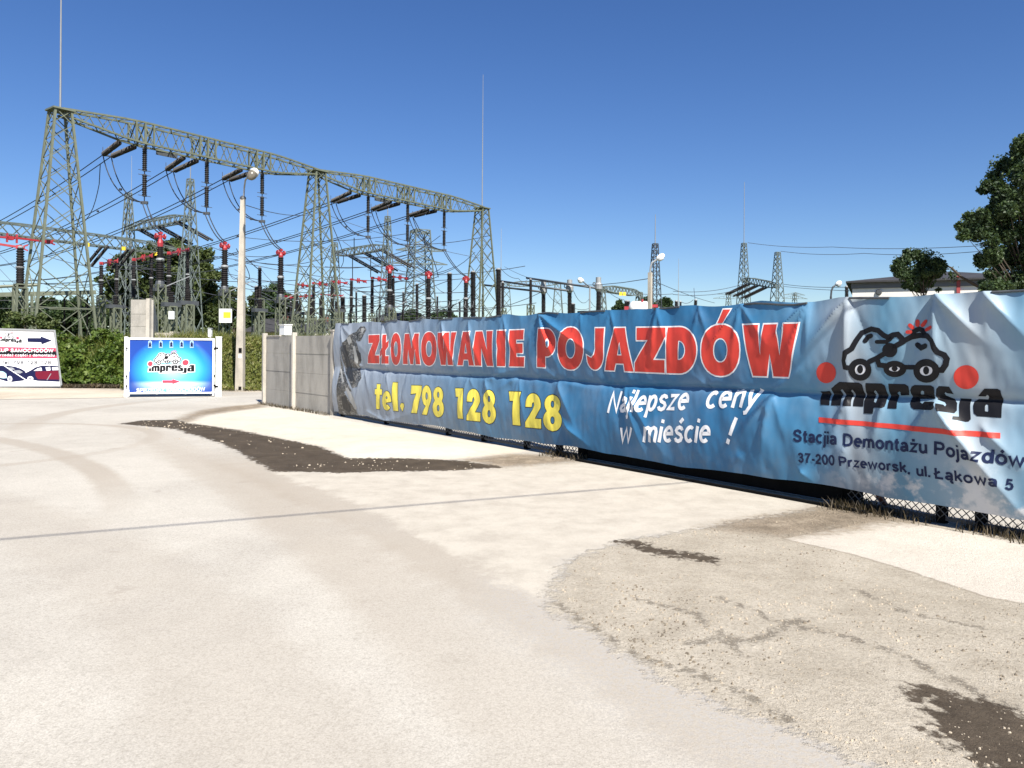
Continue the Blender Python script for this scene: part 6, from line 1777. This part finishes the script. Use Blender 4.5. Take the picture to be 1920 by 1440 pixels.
# ------------------------------------------------------------------ street lamps, buildings, trees
def street_lamp(label, px, ytop, Y, ybase_z, arm, head, pole_mt, r=.06, sq=False):
    T = W(px, ytop, Y); g_ = gz(T)
    t = thing('street_lamp', label, 'street lamp', tuple(g_), 'street lamps beyond the banner')
    mb = MB()
    if sq: mb.bar(g_, T, .16, .16)
    else: mb.tube([g_, T], [r * 1.4, r], 8)
    mb.build('pole', M[pole_mt], t)
    mb = MB(); mb.tube([T] + [W(x, y, Y) for x, y in arm], .045 if sq else r * .8, 6); mb.build('arm', M['steel_dark' if not sq else 'galv'], t)
    (hx, hy), (kx, ky), rr = head
    a, b_ = W(hx, hy, Y), W(kx, ky, Y); up = Vector((0, 0, 1))
    mb = MB(); mb.lathe(a + up * .04, b_ + up * .04, [(0, rr * .25), (.25, rr * .75), (.6, rr), (.9, rr * .7), (1, rr * .2)], 10); mb.build('lamp_housing', M['white'], t, True)
    mb = MB(); mb.lathe(a.lerp(b_, .2) - up * rr * .35, a.lerp(b_, .95) - up * rr * .35, [(0, rr * .3), (.3, rr * .75), (.7, rr * .75), (1, rr * .2)], 10); mb.build('lamp_bowl', M['lampglass'], t, True)
street_lamp('street lamp with a big round head on a square concrete pole', 1219, 511, 36, 0, [(1220, 500), (1222, 493), (1231, 487)], ((1230, 488), (1246, 479), .14), 'conc_pole', sq=True)
street_lamp('slim street lamp leaning left over the bus tube', 1106, 538, 60, 0, [(1100, 534), (1093, 528)], ((1095, 528), (1083, 524), .2), 'galv')
street_lamp('dark curved street lamp close to the white building', 1558, 556, 55, 0, [(1559, 545), (1562, 538), (1568, 534)], ((1566, 535), (1578, 530), .19), 'steel_dark', .08)

def white_building():
    Y = 42.0; rot = -R(25.5)
    a = W(1598, 570, Y); e = W(1598, 531, Y).z
    g0 = 0.9
    x0 = a.x; x1 = x0 + 8.0; dpt = 10.0
    t = thing('white_building', 'pale building with a low dark roof and grey fascia beyond the banner', 'building', (x0, Y, Hz(x0, Y)))
    ze = W(1598, 541.5, Y).z
    mb = MB(); mb.box(((x0 + x1) / 2, Y + dpt / 2, (g0 + ze) / 2), (x1 - x0, dpt, ze - g0)); mb.build('wall', M['render'], t)
    mb = MB(); mb.box(((x0 + x1) / 2, Y + dpt / 2 - .0, (ze + e) / 2), (x1 - x0 + .12, dpt + .12, e - ze)); mb.build('fascia', mat('grey_fascia', (.13, .13, .14), .6, 0, .1, 2), t)
    zr = W(1735, 517, Y + 5).z
    mb = MB(); o = .32
    vs = [(x0 - o, Y - o, e), (x1 + o, Y - o, e), (x1 + o, Y + dpt + o, e), (x0 - o, Y + dpt + o, e), ((x0 * .42 + x1 * .58), Y + dpt / 2, zr), ((x0 * .38 + x1 * .62), Y + dpt / 2, zr)]
    vs += [(v[0], v[1], v[2] + .09) for v in vs[:4]]
    mb.add(vs, [(6, 7, 5, 4), (7, 8, 5), (8, 9, 4, 5), (9, 6, 4), (0, 1, 7, 6), (1, 2, 8, 7), (2, 3, 9, 8), (3, 0, 6, 9), (3, 2, 1, 0)]); mb.build('roof', M['roofdark'], t)
    q = W(1642, 549, Y); q.x = x0 + 1.3; mb = MB(); mb.lathe((q.x, Y - .12, q.z), (q.x, Y + .02, q.z), [(0, .12), (.6, .16), (1, .16)], 12); mb.build('vent', M['steel_dark'], t)
    q = W(1767, 552, Y); q.x = x0 + 5.0; mb = MB(); mb.box((q.x, Y - .05, q.z), (.16, .08, 1.6)); mb.build('downpipe', mat('red_pipe', (.32, .05, .05), .6), t)
    for dx_ in (2.4, 3.8):
        q = W(1665, 575, Y); q.x = x0 + dx_; mb = MB(); mb.box((q.x, Y - .01, q.z - .45), (1.0, .06, 1.1)); f = mb.build('window', M['white'], t); mb = MB(); mb.box((q.x, Y - .045, q.z - .45), (.84, .012, .94)); mb.build('pane', M['glass'], f)
    t.rotation_euler.z = rot
white_building()

def house(label, x0, x1, ye, yr, Y, wallm, wd, windows=()):
    a, b_ = W(x0, ye, Y), W(x1, ye, Y); g0 = Hz(a.x, Y); e = a.z; zr = W(0, yr, Y + wd / 2).z + (W((x0 + x1) / 2, yr, Y + wd / 2).z - W(0, yr, Y + wd / 2).z)
    t = thing('house', label, 'house', (a.x, Y, g0))
    mb = MB(); mb.box(((a.x + b_.x) / 2, Y + wd / 2, (g0 + e) / 2), (b_.x - a.x, wd, e - g0)); mb.build('wall', M[wallm], t)
    o = .5; X0, X1 = a.x - o, b_.x + o; m = (X1 - X0) * .22
    mb = MB(); vs = [(X0, Y - o, e), (X1, Y - o, e), (X1, Y + wd + o, e), (X0, Y + wd + o, e), (X0 + m, Y + wd / 2, zr), (X1 - m, Y + wd / 2, zr), (X0, Y - o, e + .15), (X1, Y - o, e + .15), (X1, Y + wd + o, e + .15), (X0, Y + wd + o, e + .15)]
    mb.add(vs, [(6, 7, 5, 4), (7, 8, 5), (8, 9, 4, 5), (9, 6, 4), (0, 1, 7, 6), (1, 2, 8, 7), (2, 3, 9, 8), (3, 0, 6, 9), (3, 2, 1, 0)])
    rf = mb.build('roof', M['roofdark'], t)
    c = Vector(((a.x * .4 + b_.x * .6), Y + wd * .45, zr)); mb = MB(); mb.box(c, (.6, .6, 1.0)); mb.build('chimney', M['rust'], rf)
    for k in windows:
        q = a.lerp(b_, k); mb = MB(); mb.box((q.x, Y - .01, (g0 + e) / 2 + .2), (1.3, .08, 1.3)); f = mb.build('window', M['white'], t); mb = MB(); mb.box((q.x, Y - .06, (g0 + e) / 2 + .2), (1.1, .02, 1.1)); mb.build('pane', M['glass'], f)
house('dark roofed cream house just behind the grey concrete wall', 462, 560, 623, 598, 112, 'cream', 9, (.3, .7))
house('dark roofed pale house partly behind the foot of the middle tower', 565, 628, 618, 600, 125, 'render', 8, (.3, .7))
house('low dark roofed house behind the grey end of the banner', 700, 800, 602, 586, 140, 'cream', 9, (.5,))

# white tank behind the banner
q = W(1199, 578, 66); b_ = gz(q)
t = thing('white_tank', 'white horizontal tank with red fittings seen over the banner', 'tank', tuple(b_))
mb = MB(); c = Vector((q.x, q.y, q.z)); mb.lathe(c - Vector((.95, 0, 0)), c + Vector((.95, 0, 0)), [(0, .1), (.08, .45), (.2, .62), (.8, .62), (.92, .45), (1, .1)], 14); mb.build('shell', M['white'], t, True)
for o, z in (((.2, -.2, .5), (.16, .3, .5)), ((1.2, 0, .2), (.7, .2, .25)), ((-1.1, 0, .0), (.4, .2, .3))): mb = MB(); mb.box(c + Vector(o), z); mb.build('fitting', M['red'], t)
for s_ in (-.6, .6): mb = MB(); mb.box((c.x + s_, c.y, (b_.z + c.z - .5) / 2), (.2, .7, c.z - .5 - b_.z)); mb.build('saddle', M['steel_dark'], t)

# ------------------------------------------------------------------ trees
def tree(name, label, clumps, base, leaf, n, mt, seed, trunk_r=.25, group=None, shell=.5):
    """clumps: (centre, radius) in world space; leaves fill them unevenly and limbs reach them"""
    g = np.random.default_rng(seed); base = Vector(base)
    t = thing(name, label, 'tree', tuple(base), group)
    clumps = [(c, r_ * 1.12) for c, r_ in clumps]
    w_ = np.array([r_ ** 2 for _, r_ in clumps]); w_ = w_ / w_.sum()
    C = [np.concatenate([np.array(c) + (lambda v: v / np.linalg.norm(v, axis=1, keepdims=True))(g.normal(size=(int(n * k * .12) + 1, 3))) * r_ * (1.05 * g.random((int(n * k * .12) + 1, 1)) ** .45) for (c, r_), k in zip(clumps, w_)])]
    for (c, r_), k in zip(clumps, w_):
        m = int(n * k)
        ns = max(5, int(9 * min(1.6, r_ / 1.2)))
        sub = g.normal(size=(ns, 3)); sub /= np.linalg.norm(sub, axis=1, keepdims=True); sub = np.array(c) + sub * r_ * (0.35 + .6 * g.random((ns, 1)))
        pick = g.integers(0, ns, m)
        v = g.normal(size=(m, 3)); v /= np.linalg.norm(v, axis=1, keepdims=True)
        C.append(sub[pick] + v * r_ * (.54 * g.random((m, 1)) ** shell) * np.array([1, 1, .8]))
    leaf_mesh('crown', np.concatenate(C), leaf, mt, t, seed + 1)
    mb = MB(); top = Vector(max(clumps, key=lambda q: q[0][2])[0])
    stem = [base, base.lerp(top, .35) + Vector((.15, 0, 0)), base.lerp(top, .7), top]
    mb.tube(stem, [trunk_r, trunk_r * .75, trunk_r * .4, trunk_r * .1], 8)
    tk = mb.build('trunk', M['bark'], t)
    mb = MB()
    for c, r_ in clumps:
        c = Vector(c); k = max(.15, min(.85, (c.z - base.z) / max(.1, top.z - base.z) * .6)); s_ = base.lerp(top, k)
        mb.tube([s_, s_.lerp(c, .5) + Vector((0, 0, -.1 * r_)), c], [trunk_r * .26, trunk_r * .15, trunk_r * .04], 6)
    mb.build('limb', M['bark'], tk)
    return t
def cl(lst, Y, dep=1.0, seed=0):
    """clumps given as (px, py, radius px) on the crown seen from the road, spread in depth"""
    r_ = random.Random(seed); out = []
    for px, py, rp in lst:
        y = Y + r_.uniform(-1, 1) * dep
        out.append((tuple(W(px, py, y)), rp * y / FOC))
    return out
def at(px, Y): q = W(px, 650, Y); return (q.x, q.y, Hz(q.x, q.y))
tree('broadleaf_tree', 'large olive green tree behind the rear gantry left of the light pole',
     cl([(232, 505, 22), (262, 490, 26), (300, 482, 24), (340, 478, 24), (375, 488, 22), (388, 515, 20), (215, 540, 24), (250, 545, 30), (300, 530, 34), (345, 530, 32), (385, 550, 24), (205, 585, 24), (245, 595, 30), (295, 590, 32), (345, 590, 32), (395, 590, 24), (320, 468, 16)], 98, 3, 1), at(300, 98), .50, 42000, M['leaf_olive'], 1, .45)
tree('broadleaf_tree', 'dark green tree just right of the light pole, before the house', cl([(497, 555, 16), (515, 545, 15), (530, 560, 14), (505, 580, 18), (530, 590, 16), (545, 575, 10), (520, 610, 16)], 122, 2, 2), at(515, 122), .50, 12000, M['leaf_dark'], 3, .3)
tree('broadleaf_tree', 'grey green tree between the large tree and the light pole', cl([(415, 560, 14), (432, 552, 14), (440, 580, 16), (420, 595, 16), (470, 590, 14), (455, 610, 16), (478, 565, 10)], 118, 2, 3), at(440, 118), .50, 12000, M['leaf_olive'], 5, .3)
tree('leafy_thicket', 'dark thicket behind the left tower at the picture edge', cl([(-30, 585, 26), (10, 575, 22), (40, 590, 26), (75, 580, 22), (105, 592, 24), (135, 580, 22), (160, 592, 22), (185, 598, 18), (20, 615, 26), (70, 618, 26), (120, 615, 26), (165, 618, 22)], 62, 1.5, 4), at(80, 62), .34, 22000, M['leaf_dark'], 7, .2)
tree('young_tree', 'light green bushy shrub in front of the left tower foot', cl([(20, 600, 16), (45, 592, 16), (70, 605, 18), (95, 612, 14), (30, 620, 14)], 40, .8, 5), at(50, 40), .16, 2600, M['leaf_olive'], 9, .06)
tree('young_tree', 'small dark green tree above the white building, with a drooping side branch',
     cl([(1692, 492, 15), (1712, 482, 15), (1735, 480, 14), (1752, 488, 14), (1763, 500, 11), (1700, 510, 16), (1725, 505, 18), (1748, 512, 14), (1712, 530, 13), (1726, 540, 9), (1690, 515, 8), (1745, 528, 8), (1760, 545, 5), (1684, 500, 13), (1700, 528, 11), (1735, 528, 12), (1757, 505, 12)], 30, .5, 6), at(1722, 30), .10, 22000, M['leaf_dark'], 11, .06, None)
br_t = thing('bare_branch', 'dark arching branch sweeping down from the small tree to the right', 'branch', tuple(at(1850, 30)))
mb = MB(); mb.tube([W(1765, 508, 30), W(1775, 498, 30), W(1785, 503, 30), W(1800, 518, 30), W(1825, 532, 30), W(1850, 545, 30), W(1880, 600, 30), Vector(at(1890, 30))], [.025, .035, .04, .045, .06, .07, .08, .09], 7); st_ = mb.build('stem', M['bark'], br_t)
mb = MB(); mb.tube([W(1762, 507, 30), W(1780, 504, 30)], .02, 6); mb.tube([W(1800, 518, 30), W(1788, 530, 30.2)], .015, 5); mb.build('twig', M['bark'], st_)
leaf_mesh('leaves', np.array([W(1788, 515, 30) + Vector(np.random.default_rng(2).normal(0, .12, 3).tolist())] + [tuple(W(1785 + dx, 516 + dy, 30)) for dx, dy in np.random.default_rng(3).normal(0, 6, (90, 2))]), .12, M['leaf_dark'], br_t, 5)
tree('broadleaf_tree', 'tall dark leafy tree cut by the right edge, taller than all others there',
     cl([(1915, 295, 20), (1940, 300, 40), (1880, 315, 24), (1905, 345, 28), (1862, 345, 18), (1845, 352, 12), (1890, 380, 30), (1870, 405, 22), (1835, 412, 20), (1815, 425, 18), (1808, 440, 12), (1845, 438, 22), (1890, 430, 30), (1925, 420, 34), (1860, 470, 20), (1845, 490, 18), (1885, 490, 26), (1915, 480, 30), (1870, 520, 18), (1900, 520, 20), (1915, 560, 34), (1875, 545, 24), (1890, 580, 34), (1850, 535, 12), (1960, 550, 40), (1950, 360, 50), (1960, 480, 50), (1990, 420, 60)], 27, 1.0, 7), at(1930, 27), .125, 120000, M['leaf_dark'], 13, .13, None, .7)
far = [('round dark tree behind the low far gantry', [(1195, 572, 7), (1205, 566, 8), (1216, 562, 8), (1200, 580, 9), (1214, 576, 9), (1226, 572, 7)], 118), ('dark tree right of the concrete lamp pole', [(1238, 568, 7), (1248, 563, 7), (1256, 570, 7), (1245, 578, 9), (1258, 580, 7)], 120), ('small dark bush left of the low far gantry', [(1160, 570, 6), (1166, 575, 6), (1156, 578, 6), (1163, 583, 7)], 115),
       ('small green tree between breaker columns over the banner', [(765, 590, 7), (772, 585, 7), (780, 592, 7), (758, 597, 7), (775, 600, 8)], 130), ('low green shrub left of the sixth breaker', [(815, 592, 7), (828, 588, 8), (842, 592, 7), (852, 597, 6), (822, 600, 7)], 125)]
for i, (lab, lst, Y) in enumerate(far):
    tree('broadleaf_tree', lab, cl(lst, Y, .8, 20 + i), at(lst[0][0], Y), .42, 3200, M['leaf_dark'], 30 + 3 * i, .2)
# belt of trees behind the substation and wood at the horizon, each one mass
g = np.random.default_rng(44); C = []
for _ in range(260):
    px = g.uniform(-350, 640); Y = g.uniform(150, 175); hh = g.uniform(2.5, 6.0)
    q = W(px, 650, Y); c = np.array([q.x, q.y, ZG + hh * .5]); v = g.normal(size=(110, 3)); C.append(c + v * np.array([1.8, 1.5, hh * .36]))
C = np.concatenate(C); C[:, 2] = np.maximum(C[:, 2], .8)
tag(leaf_mesh('tree_belt', C, .8, M['leaf_olive'], None, 46), 'low green belt of trees and bushes far behind the substation', 'woods', kind='stuff')
g = np.random.default_rng(40); C = []
for _ in range(800):
    px = g.uniform(-300, 2200); Y = g.uniform(380, 420); hh = g.uniform(3, 7)
    q = W(px, 650, Y); c = np.array([q.x, q.y, ZG + hh * .5]); v = g.normal(size=(26, 3)); C.append(c + v * np.array([4, 3, hh * .42]))
C = np.concatenate(C); C[:, 2] = np.maximum(C[:, 2], .6)
tag(leaf_mesh('distant_wood', C, 2.0, M['leaf_dark'], None, 41), 'distant dark line of woods at the horizon', 'woods', kind='stuff')
